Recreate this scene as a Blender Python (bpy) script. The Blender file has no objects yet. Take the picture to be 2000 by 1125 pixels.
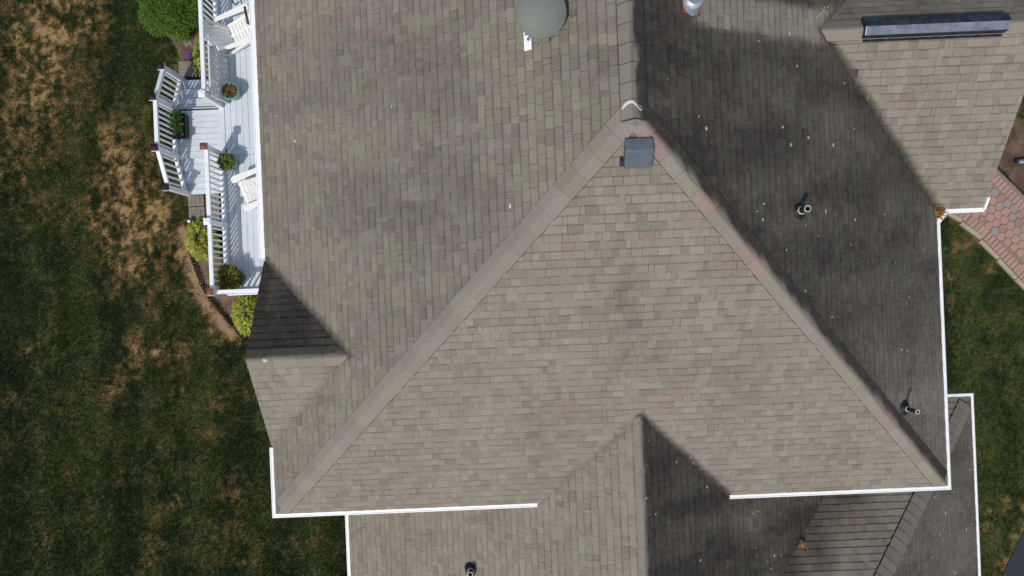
import bpy, math, random
import numpy as np
from mathutils import Vector, Matrix, noise

R = math.radians
random.seed(7)
# ------------------------------------------------------------------ camera, sky, sun, exposure
SC = bpy.context.scene
COL = SC.collection
H, FPX, ROLL = 17.0, 1400.0, 2.4          # drone height (m), focal length in photo pixels, heading of the drone (deg)
cam_d = bpy.data.cameras.new('camera'); cam_d.sensor_width = 36.0
cam_d.lens = 36.0 * FPX / 2000.0; cam_d.clip_end = 500.0
cam = bpy.data.objects.new('camera', cam_d); COL.objects.link(cam)
cam.location = (0, 0, H); cam.rotation_euler = (0, 0, R(-ROLL)); SC.camera = cam

SUN_EL, SUN_AZ = R(57.0), (-0.52, -0.854)   # direction towards the sun in plan
az = Vector(SUN_AZ).normalized()
sun_dir = Vector((az.x*math.cos(SUN_EL), az.y*math.cos(SUN_EL), math.sin(SUN_EL)))
W = bpy.data.worlds.new('World'); SC.world = W; W.use_nodes = True
wn = W.node_tree.nodes; wl = W.node_tree.links
sky = wn.new('ShaderNodeTexSky'); sky.sky_type = 'NISHITA'; sky.sun_disc = False
sky.sun_elevation = SUN_EL; sky.sun_rotation = math.atan2(az.x, az.y)
sky.air_density = 1.0; sky.dust_density = 1.5
wl.new(sky.outputs['Color'], wn['Background'].inputs['Color']); wn['Background'].inputs['Strength'].default_value = 0.125
sl = bpy.data.lights.new('sun', 'SUN'); sl.energy = 2.65; sl.angle = R(0.6); sl.color = (1.0, 0.945, 0.865)
so = bpy.data.objects.new('sun', sl); COL.objects.link(so); so.location = (0, 0, 40)
so.rotation_euler = sun_dir.to_track_quat('Z', 'Y').to_euler()
SC.view_settings.view_transform = 'Standard'; SC.view_settings.look = 'None'
SC.view_settings.exposure = 0.0; SC.view_settings.gamma = 1.0; SC.view_settings.use_curve_mapping = False

# ------------------------------------------------------------------ helpers
CR, SR = math.cos(R(ROLL)), math.sin(R(ROLL))
def ray(px, py):
    """direction (x, y per metre of drop) of the ground survey point seen at photo pixel px, py"""
    u, v = px-1000.0, py-562.5
    return (u*CR - v*SR)/FPX, -(u*SR + v*CR)/FPX
def at(px, py, z=0.0):
    rx, ry = ray(px, py); d = H - z
    return Vector((rx*d, ry*d, z))
def project(p):
    d = H - p[2]; e1, e2 = p[0]*FPX/d, -p[1]*FPX/d
    return 1000+e1*CR+e2*SR, 562.5-e1*SR+e2*CR

class MB:
    def __init__(s): s.v = []; s.f = []; s.m = []; s.c = []
    def add(s, vs, fs, m=0, c=None):
        n = len(s.v); s.v += [tuple(v) for v in vs]; s.f += [tuple(i+n for i in f) for f in fs]
        s.m += [m]*len(fs) if isinstance(m, int) else list(m)
        if c is not None: s.c += [c]*len(vs) if not isinstance(c, list) else c
    def box(s, c, size, rz=0.0, m=0):
        x, y, z = size[0]/2, size[1]/2, size[2]/2; cs, sn = math.cos(rz), math.sin(rz)
        vs = [(c[0]+a*cs-b*sn, c[1]+a*sn+b*cs, c[2]+d) for a, b, d in
              ((-x,-y,-z),(x,-y,-z),(x,y,-z),(-x,y,-z),(-x,-y,z),(x,-y,z),(x,y,z),(-x,y,z))]
        s.add(vs, BOXF, m)
    def bar(s, p0, p1, w, h, up=(0,0,1), m=0):
        p0, p1 = Vector(p0), Vector(p1); d = (p1-p0).normalized()
        a = d.cross(Vector(up)); a = a.normalized() if a.length > 1e-5 else Vector((1,0,0)); b = a.cross(d).normalized()
        a *= w/2; b *= h/2
        s.add([p0-a-b, p0+a-b, p0+a+b, p0-a+b, p1-a-b, p1+a-b, p1+a+b, p1-a+b],
              [(0,1,2,3),(7,6,5,4),(0,4,5,1),(1,5,6,2),(2,6,7,3),(3,7,4,0)], m)
    def prism(s, poly, z0, z1, m=0):
        n = len(poly)
        vs = [(p[0],p[1],z0) for p in poly]+[(p[0],p[1],z1) for p in poly]
        fs = [tuple(range(n-1,-1,-1)), tuple(range(n,2*n))]+[(i,(i+1)%n,(i+1)%n+n,i+n) for i in range(n)]
        s.add(vs, fs, m)
    def lathe(s, prof, c=(0,0,0), n=20, m=0, axis=None):
        """prof: list of (r, z); axis: optional rotation matrix"""
        vs = []
        for r, z in prof:
            for k in range(n):
                a = 2*math.pi*k/n; p = Vector((r*math.cos(a), r*math.sin(a), z))
                if axis: p = axis @ p
                vs.append(p+Vector(c))
        fs = [(j*n+k, j*n+(k+1)%n, (j+1)*n+(k+1)%n, (j+1)*n+k) for j in range(len(prof)-1) for k in range(n)]
        s.add(vs, fs, m)
    def tube(s, pts, r, n=6, m=0):
        pts = [Vector(p) for p in pts]; vs = []
        for i, p in enumerate(pts):
            d = (pts[min(i+1,len(pts)-1)]-pts[max(i-1,0)]).normalized()
            a = d.cross(Vector((0.3,0.2,1))).normalized(); b = d.cross(a)
            vs += [p+(a*math.cos(2*math.pi*k/n)+b*math.sin(2*math.pi*k/n))*r for k in range(n)]
        fs = [(j*n+k, j*n+(k+1)%n, (j+1)*n+(k+1)%n, (j+1)*n+k) for j in range(len(pts)-1) for k in range(n)]
        fs += [tuple(range(n-1,-1,-1)), tuple(range(len(pts)*n-n, len(pts)*n))]
        s.add(vs, fs, m)
    def mesh(s, name, mats, smooth=False):
        me = bpy.data.meshes.new(name); me.from_pydata(s.v, [], s.f)
        for m in (mats if isinstance(mats, (list, tuple)) else [mats]): me.materials.append(m)
        if any(s.m): me.polygons.foreach_set('material_index', s.m)
        if s.c:
            a = me.attributes.new('tint', 'FLOAT_COLOR', 'POINT')
            a.data.foreach_set('color', np.array(s.c, dtype=np.float32).ravel())
        if smooth: me.polygons.foreach_set('use_smooth', [True]*len(me.polygons))
        me.update(); return me
    def build(s, name, mats, parent=None, smooth=False, bevel=0.0):
        return link(name, s.mesh(name, mats, smooth), parent, bevel)
BOXF = [(3,2,1,0),(4,5,6,7),(0,1,5,4),(1,2,6,5),(2,3,7,6),(3,0,4,7)]
def wloc(o):
    return Vector(o.location) if o.type == 'EMPTY' else Vector((0,0,0))     # part meshes are modelled in place
def link(name, me, parent=None, bevel=0.0):
    o = bpy.data.objects.new(name, me); COL.objects.link(o)
    if parent is not None:
        o.parent = parent; o.matrix_parent_inverse = Matrix.Translation(-wloc(parent))
    if bevel:
        b = o.modifiers.new('bevel', 'BEVEL'); b.width = bevel; b.segments = 2; b.limit_method = 'ANGLE'
    return o
def tag(o, label=None, cat=None, group=None, kind=None):
    if label: o['label'] = label
    if cat: o['category'] = cat
    if group: o['group'] = group
    if kind: o['kind'] = kind
    return o
def thing(name, loc, label, cat, group=None):
    o = bpy.data.objects.new(name, None); COL.objects.link(o); o.location = loc; o.empty_display_size = .2
    return tag(o, label, cat, group)
def copy_tree(o, parent=None):
    c = o.copy(); COL.objects.link(c)
    if parent is not None: c.parent = parent
    for ch in list(o.children):
        if ch.name != c.name: copy_tree(ch, c)
    return c
def inside(p, poly):
    r = False; j = len(poly)-1; x, y = p[0], p[1]
    for i in range(len(poly)):
        xi, yi, xj, yj = poly[i][0], poly[i][1], poly[j][0], poly[j][1]
        if (yi > y) != (yj > y) and x < (xj-xi)*(y-yi)/(yj-yi)+xi: r = not r
        j = i
    return r
def seg_dist(x, y, a, b):
    dx, dy = b[0]-a[0], b[1]-a[1]; l2 = dx*dx+dy*dy
    k = max(0, min(1, ((x-a[0])*dx+(y-a[1])*dy)/l2)) if l2 else 0
    return math.hypot(x-a[0]-k*dx, y-a[1]-k*dy)
def clamp(x, a=0.0, b=1.0): return a if x < a else b if x > b else x
def sst(a, b, x):
    t = clamp((x-a)/(b-a)); return t*t*(3-2*t)
def nz(x, y, z=0.0): return noise.noise((x, y, z))           # about -1..1
def fbm(x, y, z=0.0, o=4): return noise.fractal((x, y, z), 1.0, 2.0, o)
def lerp3(a, b, t): return tuple(a[i]+(b[i]-a[i])*t for i in range(3))

# ------------------------------------------------------------------ materials
def nmat(name):
    m = bpy.data.materials.new(name); m.use_nodes = True
    nt = m.node_tree; return m, nt.nodes, nt.links, nt.nodes['Principled BSDF']
def pnoise(n, l, scale, detail=4, rough=.6, stretch=None):
    g = n.new('ShaderNodeNewGeometry'); t = n.new('ShaderNodeTexNoise')
    t.inputs['Scale'].default_value = scale; t.inputs['Detail'].default_value = detail; t.inputs['Roughness'].default_value = rough
    if stretch:
        vm = n.new('ShaderNodeVectorMath'); vm.operation = 'MULTIPLY'; vm.inputs[1].default_value = stretch
        l.new(g.outputs['Position'], vm.inputs[0]); l.new(vm.outputs[0], t.inputs['Vector'])
    else: l.new(g.outputs['Position'], t.inputs['Vector'])
    return t.outputs['Fac']
def mrange(n, l, src, a, b, c, d):
    r = n.new('ShaderNodeMapRange'); r.inputs[1].default_value = a; r.inputs[2].default_value = b
    r.inputs[3].default_value = c; r.inputs[4].default_value = d; l.new(src, r.inputs[0]); return r.outputs[0]
def mathn(n, l, op, a, b):
    r = n.new('ShaderNodeMath'); r.operation = op
    for i, x in enumerate((a, b)):
        if isinstance(x, (int, float)): r.inputs[i].default_value = x
        else: l.new(x, r.inputs[i])
    return r.outputs[0]
def mixc(n, l, fac, a, b, mode='MIX'):
    r = n.new('ShaderNodeMix'); r.data_type = 'RGBA'; r.blend_type = mode
    for k, x in ((0, fac), (6, a), (7, b)):
        if isinstance(x, (int, float)): r.inputs[k].default_value = x
        elif isinstance(x, tuple): r.inputs[k].default_value = (*x, 1)
        else: l.new(x, r.inputs[k])
    return r.outputs[2]
def bump(n, l, bsdf, h, strength, dist):
    b = n.new('ShaderNodeBump'); b.inputs['Strength'].default_value = strength; b.inputs['Distance'].default_value = dist
    l.new(h, b.inputs['Height']); l.new(b.outputs[0], bsdf.inputs['Normal'])
def pmat(name, base, rough=.7, var=.15, scale=18.0, dirt=None, dirt_amt=.3, dscale=3.0, bmp=0.0, metal=0.0, spec=.4, stretch=None):
    m, n, l, b = nmat(name)
    f = pnoise(n, l, scale, 5, .65, stretch)
    c = mixc(n, l, 1.0, base, mrange(n, l, f, .25, .75, 1-var, 1+var), 'MULTIPLY')
    if dirt:
        d = pnoise(n, l, dscale, 6, .7)
        c = mixc(n, l, mrange(n, l, d, .45, .75, 0, dirt_amt), c, dirt)
    l.new(c, b.inputs['Base Color']); b.inputs['Roughness'].default_value = rough; b.inputs['Metallic'].default_value = metal
    b.inputs['Specular IOR Level'].default_value = spec
    if bmp: bump(n, l, b, f, bmp, .01)
    return m
STAINC = (.166, .163, .172)
def shingle_mat(name, per_object, band=None):
    m, n, l, b = nmat(name)
    if per_object:
        s = n.new('ShaderNodeObjectInfo')
    else:
        s = n.new('ShaderNodeAttribute'); s.attribute_name = 'tint'
    col, al = s.outputs['Color'], s.outputs['Alpha']
    g1 = pnoise(n, l, 110, 3, .7); g2 = pnoise(n, l, 9, 5, .65); g3 = pnoise(n, l, 34, 4, .6)
    c = mixc(n, l, 1.0, col, mrange(n, l, g1, .3, .7, .80, 1.20), 'MULTIPLY')
    c = mixc(n, l, 1.0, c, mrange(n, l, g3, .3, .7, .91, 1.08), 'MULTIPLY')
    c = mixc(n, l, 1.0, c, mrange(n, l, g2, .3, .7, .95, 1.05), 'MULTIPLY')
    # black algae: the amount carried by the shingle, broken up by noise; the granule colours still show through
    k = mathn(n, l, 'ADD', mrange(n, l, g2, .25, .75, -.13, .13), mrange(n, l, g3, .25, .75, -.08, .08))
    k = mathn(n, l, 'ADD', mathn(n, l, 'MULTIPLY', k, mrange(n, l, al, 0, .3, .2, 1)), al)
    k = mrange(n, l, k, 0, 1, 0, 1)
    c = mixc(n, l, 1.0, c, mixc(n, l, k, (1, 1, 1), STAINC), 'MULTIPLY')
    if band: c = mixc(n, l, 1.0, c, band, 'MULTIPLY')
    l.new(c, b.inputs['Base Color']); b.inputs['Roughness'].default_value = .93; b.inputs['Specular IOR Level'].default_value = .2
    bump(n, l, b, g1, .35, .004)
    return m
M = {}
M['shingle'] = shingle_mat('asphalt_shingle', False)
M['shingle_obj'] = shingle_mat('asphalt_shingle_single', True)
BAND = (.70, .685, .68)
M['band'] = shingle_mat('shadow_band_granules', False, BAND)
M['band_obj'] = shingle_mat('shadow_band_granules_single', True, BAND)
M['butt'] = pmat('shingle_cut_edge', (.035, .031, .029), .95, .3, 60)
M['felt'] = pmat('roofing_felt', (.045, .042, .040), .95, .2, 20)
M['white'] = pmat('white_painted_aluminium', (.88, .88, .88), .45, .04, 6, (.50, .49, .46), .22, 5, 0, 0, .4)
M['siding'] = pmat('white_vinyl_siding', (.72, .71, .68), .6, .05, 4, (.5, .48, .44), .2, 1.5)
M['deckwhite'] = pmat('pale_grey_composite_decking', (.58, .64, .69), .6, .06, 14, (.44, .45, .46), .45, 4, .12, 0, .35, (1, .15, 1))
M['deckwhite_x'] = pmat('pale_grey_composite_decking_across', (.58, .64, .69), .6, .06, 14, (.44, .45, .46), .45, 4, .12, 0, .35, (.15, 1, 1))
M['railwhite'] = pmat('white_vinyl_railing', (.78, .80, .83), .45, .05, 8, (.5, .52, .5), .25, 7)
M['resin'] = pmat('white_resin', (.82, .82, .80), .5, .04, 10, (.6, .58, .52), .3, 12)
M['capdark'] = pmat('dark_bronze_cap', (.05, .035, .045), .28, .3, 15, None, 0, 1, 0, .6)
M['capcopper'] = pmat('copper_cap', (.42, .17, .10), .3, .3, 15, (.18, .08, .06), .6, 9, 0, .75)
M['black'] = pmat('black_rubber', (.012, .012, .014), .6, .3, 20)
M['pvc'] = pmat('black_abs_pipe', (.015, .014, .014), .5, .3, 30)
M['pvc_end'] = pmat('cut_pipe_end', (.55, .50, .38), .7, .2, 40)
M['ringwhite'] = pmat('pale_sealant_ring', (.38, .39, .42), .5, .1, 30)
M['ventmetal'] = pmat('dark_grey_painted_steel', (.105, .125, .145), .5, .18, 14, (.17, .185, .20), .6, 22, 0, .3)
M['blackmetal'] = pmat('black_painted_aluminium', (.022, .025, .034), .32, .3, 12, (.16, .18, .22), .35, 10, 0, .4)
M['skysheenmetal'] = pmat('aluminium_painted_sky_sheen', (.27, .295, .34), .38, .25, 7, (.07, .08, .10), .8, 5, 0, .5)  # vent cover's sunny side: the sky's reflection is put into the base colour
M['galv'] = pmat('galvanised_steel', (.46, .53, .58), .42, .14, 14, (.30, .12, .04), .25, 9, 0, .5)
M['rust'] = pmat('rusty_steel', (.26, .085, .022), .85, .5, 40, (.08, .03, .012), .7, 20, .3)
M['dish'] = pmat('grey_dish_paint', (.145, .158, .143), .6, .07, 5, (.165, .17, .125), .5, 3)
M['sealant'] = pmat('white_sealant', (.55, .55, .55), .6, .1, 30)
M['patch'] = pmat('roof_cement', (.19, .18, .175), .9, .35, 30, (.08, .08, .085), .6, 14)
M['teal'] = pmat('teal_glazed_pot', (.12, .33, .30), .4, .15, 12, (.25, .42, .38), .4, 9)
M['tealseat'] = pmat('pale_teal_plastic', (.24, .56, .56), .45, .1, 12)
M['potblack'] = pmat('black_plastic', (.018, .018, .02), .4, .3, 12)
M['soil'] = pmat('potting_soil', (.045, .028, .016), 1, .5, 60)
M['paver_grey'] = pmat('grey_concrete_paver', (.21, .195, .165), .9, .2, 25, (.12, .11, .09), .4, 8, .3)
M['asphalt'] = pmat('driveway_asphalt', (.026, .029, .038), .9, .35, 130, (.04, .042, .05), .3, 4, .4)
M['curb'] = pmat('tan_concrete_kerb', (.38, .34, .24), .9, .2, 22, (.2, .18, .12), .5, 7, .3)
M['sand'] = pmat('joint_sand', (.24, .17, .14), 1, .3, 60)
M['lichen'] = pmat('pale_lichen', (.47, .46, .35), .9, .2, 60)
M['lattice'] = pmat('white_lattice', (.66, .70, .70), .6, .08, 20)
M['wire'] = pmat('rusty_black_wire', (.035, .022, .020), .7, .4, 40)
M['lampglass'] = pmat('lamp_glass', (.75, .80, .85), .2, .05, 10)
M['bluegrey'] = pmat('blue_grey_metal', (.20, .25, .33), .35, .15, 20, None, 0, 1, 0, .4)
M['brick_edge'] = pmat('old_red_brick', (.16, .07, .055), .9, .3, 30)
def attr_mat(name, rough=.9, grain=(90, .25), trans=0.0, bmp=0.0):
    m, n, l, b = nmat(name)
    s = n.new('ShaderNodeAttribute'); s.attribute_name = 'tint'
    g = pnoise(n, l, grain[0], 4, .7)
    c = mixc(n, l, 1.0, s.outputs['Color'], mrange(n, l, g, .25, .75, 1-grain[1], 1+grain[1]), 'MULTIPLY')
    l.new(c, b.inputs['Base Color']); b.inputs['Roughness'].default_value = rough; b.inputs['Specular IOR Level'].default_value = .2
    if bmp: bump(n, l, b, g, bmp, .02)
    if trans:
        t = n.new('ShaderNodeBsdfTranslucent'); l.new(c, t.inputs['Color'])
        mx = n.new('ShaderNodeMixShader'); mx.inputs[0].default_value = trans
        l.new(b.outputs[0], mx.inputs[1]); l.new(t.outputs[0], mx.inputs[2]); l.new(mx.outputs[0], n['Material Output'].inputs['Surface'])
    return m
M['lawn'] = attr_mat('lawn_soil', 1.0, (45, .45), 0, .5)
M['blade'] = attr_mat('grass_blades', .8, (60, .25), .15)
M['leaf'] = attr_mat('leaves', .55, (40, .18), .25)
M['mulch'] = attr_mat('mulch', 1.0, (70, .5), 0, .8)
M['paver'] = attr_mat('clay_paver', .9, (40, .15), 0, .2)

# ------------------------------------------------------------------ ground
def bed_poly(pts): return [at(x, y) for x, y in pts]
BED_N = bed_poly([(300,-160),(312,60),(338,84),(347,104),(354,128),(358,152),(420,158),(470,150),(470,-160)])
BED_S = bed_poly([(366,436),(370,470),(378,500),(388,528),(402,562),(420,590),(440,612),(458,634),(474,652),(560,700),(560,540),(440,540),(425,430)])
DRIVE = [at(2004,1024), at(1955,1126), at(1890,1262), at(1840,1500), at(3000,1900), at(3200,600), at(2300,560)]
CURB = [at(x, y) for x, y in ((1540,322),(1640,335),(1720,358),(1790,384),(1850,417),(1882,441),(1916,474),(1948,508),(1976,538),(2004,566),(2070,640),(2140,730),(2230,850))]
BORD = [at(x, y) for x, y in ((1690,20),(1780,130),(1850,215),(1900,277),(1943,326),(1972,355),(2002,385),(2070,455),(2150,545),(2260,660),(2380,790))]
WALK = CURB + BORD[::-1]
BED_E = [at(1780,128)+Vector((.02,.02,0))] + [b+Vector((.012,.012,0)) for b in BORD[2:9]] + [at(2240,420), at(2100,300), at(2012,262), at(1975,215), at(1930,120)]
DRY = [  # bare or burnt patches: px, py, rx, ry, strength
 (105,60,70,90,.75),(85,150,45,80,.7),(60,255,70,70,.35),(30,335,50,50,.35),(200,250,40,60,.3),(225,320,35,70,.6),(250,380,55,60,.6),(215,420,60,40,.5),
 (265,300,30,60,.4),(300,400,45,50,.55),(255,470,45,55,.6),(330,455,60,22,.8),(300,520,50,40,.45),(235,520,40,45,.45),(310,600,40,35,.3),(330,690,60,26,.55),
 (275,690,35,30,.6),(62,686,18,16,.75),(230,745,35,22,.45),(215,772,14,22,.35),(105,785,12,18,.45),(412,848,14,14,.5),(318,872,8,10,.5),(338,975,14,14,.6),
 (455,955,28,24,.45),(440,1010,30,26,.35),(292,1090,16,30,.6),(315,1045,10,12,.5),(395,1080,30,40,.25),(60,60,60,40,.3),(150,20,60,40,.5),(300,1010,20,40,.3),(240,930,16,30,.3),(60,860,20,30,.25),(90,1050,30,20,.25),(180,980,14,24,.3),(370,760,30,26,.3),(430,790,26,20,.4),(470,760,20,20,.3),(480,1080,30,26,.35),(600,1060,30,24,.35),(360,900,26,20,.25),(130,930,10,14,.4),(20,780,20,30,.25),(20,240,30,20,.5),
 (355,480,18,30,.85),(380,545,14,40,.85),(398,585,14,34,.9),(425,625,20,22,.95),(450,650,26,14,.85),(480,662,30,10,.8),
 (1965,985,10,16,.6),(1935,1000,10,14,.5),(1932,1030,14,14,.5),(2000,995,8,20,.7),(1990,1040,12,30,.8),(1965,1105,16,22,.8),(1870,480,20,18,.4),(1855,540,14,14,.45),
 (1900,470,22,12,.4),(1935,530,12,14,.4),(1860,600,8,60,.3),(1950,720,10,8,.4),(1995,250,30,50,.5),(70,430,60,40,.3),(345,135,14,30,.5),(40,110,30,80,.35)]
DRYW = [(at(a,b), rx*H/FPX, ry*H/FPX, s) for a,b,rx,ry,s in DRY]
SOILP = [at(a, b) for a, b in ((358,455),(366,480),(374,520),(386,556),(402,588),(420,614),(438,636),(454,652))]
def lawn_col(x, y):
    d = .0
    for c, rx, ry, s in DRYW:
        q = ((x-c.x)/rx)**2 + ((y-c.y)/ry)**2
        if q < 5: d += 1.05*s*math.exp(-q*.66)
    n1 = fbm(x*.55+3.1, y*.55, 2.0, 4); n2 = fbm(x*2.6, y*2.1, 7.0, 3); n3 = nz(x*6.5, y*6.5, 4.0); n4 = nz(x*14, y*14, 1.0); n5 = nz(x*29, y*29, 3.0)
    br = sst(-.25, .45, .55*n2+.65*n3+.45*n4+.3*n5)                # tufts of green left inside the burnt areas
    d = min(d, 1.1)*(.18+1.1*br) + .10*n1 + .15*n2 - .03 + .12*n3 + .08*n4 + .06*n5
    stripe = .75*math.sin(x*2*math.pi/1.30+.7*nz(x*.3, y*.25, 9))+.55*math.sin(x*2*math.pi/2.7+1.0+.5*nz(x*.2, y*.2, 3))
    g = lerp3((.019,.031,.009), (.052,.068,.019), clamp(.44+.46*stripe+.75*n2+.35*n3+.5*n1+.3*n5))
    g = lerp3(g, (.084,.072,.025), sst(-.04, .34, d)); g = lerp3(g, (.190,.124,.048), sst(.26, .66, d))
    g = lerp3(g, (.28,.185,.082), sst(.66, 1.1, d))
    if -9 < x < -5 and y < 2 and y > -2:
        sd = min(seg_dist(x, y, a, b) for a, b in zip(SOILP[:-1], SOILP[1:]))
        k = .9*sst(.19, .04, sd+.12*n3+.10*n4+.12*n2)
        if k > 0: g = lerp3(g, lerp3((.24,.155,.085), (.34,.235,.145), clamp(.5+.5*n4+.4*n5)), k); d = max(d, k*1.6)
    return g, d
def grid(x0, x1, y0, y1, step):
    xs = np.linspace(x0, x1, max(2, int((x1-x0)/step)+1)); ys = np.linspace(y0, y1, max(2, int((y1-y0)/step)+1)); return xs, ys
mb = MB()
mb.add([(-160,-160,-.06),(160,-160,-.06),(160,160,-.06),(-160,160,-.06)], [(0,1,2,3)], 0, (.036,.048,.014,1))
mb.add([(-13.6,-8,-.02),(13.6,-8,-.02),(13.6,8,-.02),(-13.6,8,-.02)], [(0,1,2,3)], 0, (.036,.048,.014,1))
for gx0, gx1 in ((-13.6, -3.3), (7.6, 13.6)):
    xs, ys = grid(gx0, gx1, -8, 8, .06); nx, ny = len(xs), len(ys); vs, cs = [], []
    for y in ys:
        for x in xs:
            vs.append((x, y, .012*nz(x*1.3, y*1.3))); cs.append((*lawn_col(x, y)[0], 1))
    mb.add(vs, [(j*nx+i, j*nx+i+1, (j+1)*nx+i+1, (j+1)*nx+i) for j in range(ny-1) for i in range(nx-1)], 0, cs)
tag(mb.build('lawn', M['lawn'], None, True), kind='structure')

def mulch(name, poly, base, hi):
    mb = MB(); xs_, ys_ = grid(min(p[0] for p in poly), max(p[0] for p in poly), min(p[1] for p in poly), max(p[1] for p in poly), .05)
    idx = {}
    for j, y in enumerate(ys_):
        for i, x in enumerate(xs_):
            if inside((x, y), poly):
                f = fbm(x*3, y*3, 5); idx[(i,j)] = len(mb.v)
                c = lerp3(base, hi, clamp(.45+.6*f+.35*nz(x*14, y*14)))
                mb.v.append((x, y, .03+.012*nz(x*9, y*9)+.01*random.random())); mb.c.append((*c, 1))
    for (i, j), k in list(idx.items()):
        if all(q in idx for q in ((i+1,j),(i+1,j+1),(i,j+1))):
            mb.f.append((k, idx[(i+1,j)], idx[(i+1,j+1)], idx[(i,j+1)])); mb.m.append(0)
    return tag(mb.build(name, M['mulch'], None, True), kind='structure')
mulch('mulch_bed', BED_N, (.10,.062,.043), (.23,.155,.11))
mulch('mulch_bed', BED_S, (.12,.075,.055), (.30,.20,.145))
mulch('mulch_bed', BED_E, (.07,.042,.028), (.19,.125,.085))
mb = MB(); mb.prism([(p.x,p.y) for p in DRIVE], -.1, .025); tag(mb.build('driveway', M['asphalt']), kind='structure')
mb = MB()
for i in range(min(len(CURB), len(BORD))-1):
    pass
mb.prism([(p.x,p.y) for p in WALK], -.1, .012); walk = tag(mb.build('walkway', M['sand']), kind='structure')

# kerb stones, soldier bricks and hexagonal pavers of the walkway
def resample(pl, step):
    out, acc = [], 0.0
    for a, b in zip(pl[:-1], pl[1:]):
        L = (b-a).length; d = (b-a)/L
        while acc <= L: out.append((a+d*acc, d)); acc += step
        acc -= L
    return out
def seen(p, m=60):
    x, y = project(p); return -m < x < 2000+m and -m < y < 1125+m
for p, d in resample(CURB, .62):
    if seen(p, 220):
        mb = MB(); mb.bar(p+d*.005+Vector((0,0,.02)), p+d*.612+Vector((0,0,.02)), .085+.01*random.random(), .10, m=0)
        mb.build('kerb_stone', M['curb'], walk, False, .012)
RED, GRY, TAN = (.40,.235,.19), (.29,.25,.225), (.37,.26,.215)
def paver_tint():
    return lerp3(random.choice((RED, RED, GRY, TAN, (.31,.19,.15))), (.30,.22,.19), random.random()*.5)
def soldier(pl, side, step):
    for p, d in resample(pl, step):
        if not seen(p, 160): continue
        q = Vector((-d.y, d.x, 0))*side
        mb = MB(); z = .035+random.uniform(-.004,.004); c = p+q*.205
        mb.box((c.x, c.y, z-.03), (step-.012, .225, .06), math.atan2(d.y, d.x)); mb.c = [(*lerp3((.34,.23,.195), (.42,.265,.215), random.random()), 1)]*8
        mb.build('brick', M['paver'], walk, False, .006)
soldier(CURB, 1, .112); soldier(BORD, -1, .112)
hexm = {}
def hexagon(p, col):
    mb = MB(); n = 12
    pts = [(p.x+(.105 if k % 2 else .0945)*math.cos(2*math.pi*k/n+.30), p.y+(.105 if k % 2 else .0945)*math.sin(2*math.pi*k/n+.30)) for k in range(n)]
    mb.prism(pts, -.02, .036+random.uniform(-.004,.004)); mb.c = [(*col, 1)]*(2*n)
    mb.build('paver', M['paver'], walk, False, .006)
for j in range(-60, 60):
    for i in range(-60, 60):
        p = at(1960, 430)+Vector((i*.197+(j % 2)*.0985, j*.172, 0)); p = Matrix.Rotation(.30, 4, 'Z') @ (p-at(1960,430)) + at(1960,430)
        if not seen(p, 110) or not inside(p, WALK): continue
        dc = min(seg_dist(p.x, p.y, a, b) for a, b in zip(CURB[:-1], CURB[1:])); db = min(seg_dist(p.x, p.y, a, b) for a, b in zip(BORD[:-1], BORD[1:]))
        if dc > .36 and db > .36: hexagon(p, paver_tint())

# ------------------------------------------------------------------ the house: roof planes
T = .65                                   # pitch
ZE = 5.70; XW, XE, YS = -3.86, 6.725, -3.40
XR = (XW+XE)/2; RUN = (XE-XW)/2; ZR = ZE+T*RUN; YA = YS+RUN; YN = 9.2
DY, DH = -.87, 1.45; DZ = ZE+T*DH; DX1 = XW+DH            # west gable
WY0, WYR = .96, 3.33; WZ = ZE+T*(WYR-WY0); WXE = 7.47; WX0 = XE-(WYR-WY0)   # east wing
LX = 1.775; LZ = 6.66; LZE = 3.37; LRUN = (LZ-LZE)/T; LXW = LX-LRUN; LYN = YS+(LZ-ZE)/T; LYS = -9.5   # lower wing
SX, SY = 8.62, -2.44                      # north-east corner of the front wing
VX = (LZ-LZE)/T+LX                        # X of lower wing's east eave if it had no valley
house = thing('house', (1.4, 1.0, 0), 'two storey house with a hipped brown asphalt shingle roof and white gutters', 'house')
IL = 1/math.sqrt(1+T*T)
class Slope:
    def __init__(s, key, org, a, down, poly):
        """org: point on the eave line, a: along the eave, down: horizontal downslope direction, poly: XY convex outline"""
        s.key = key; s.o = Vector(org); s.a = Vector(a); s.b = Vector((-down[0], -down[1], T))*IL
        s.n = s.a.cross(s.b); 
        if s.n.z < 0: s.a = -s.a; s.n = -s.n
        s.down = Vector((down[0], down[1], 0)); s.poly = [s.st(p) for p in poly]; s.xy = poly
        if sum(p[0]*q[1]-q[0]*p[1] for p, q in zip(s.poly, s.poly[1:]+s.poly[:1])) < 0: s.poly.reverse()
    def z(s, x, y): return s.o.z-T*((x-s.o.x)*s.down.x+(y-s.o.y)*s.down.y)
    def st(s, p):
        w = Vector((p[0], p[1], s.z(p[0], p[1])))-s.o; return (w.dot(s.a), w.dot(s.b))
    def pt(s, u, v, h=0.0): return s.o+s.a*u+s.b*v+s.n*h
    def hit(s, px, py, h=0.0):
        rx, ry = ray(px, py)     # point of the slope seen at a photo pixel
        o = s.o + s.n*h; k = o.z+T*(o.x*s.down.x+o.y*s.down.y)     # z = k - T*(x dx + y dy)
        d = (H-k)/(1-T*(rx*s.down.x+ry*s.down.y)); return Vector((rx*d, ry*d, H-d))
S = {}
def slope(key, *a): S[key] = Slope(key, *a)
OV = .0
slope('main_w', (XW,0,ZE), (0,1,0), (-1,0), [(XW,YS),(XR,YA),(XR,YN),(XW,YN)])
slope('main_e', (XE,0,ZE), (0,1,0), (1,0), [(XE,YS),(XE,YN),(XR,YN),(XR,YA)])
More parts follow.
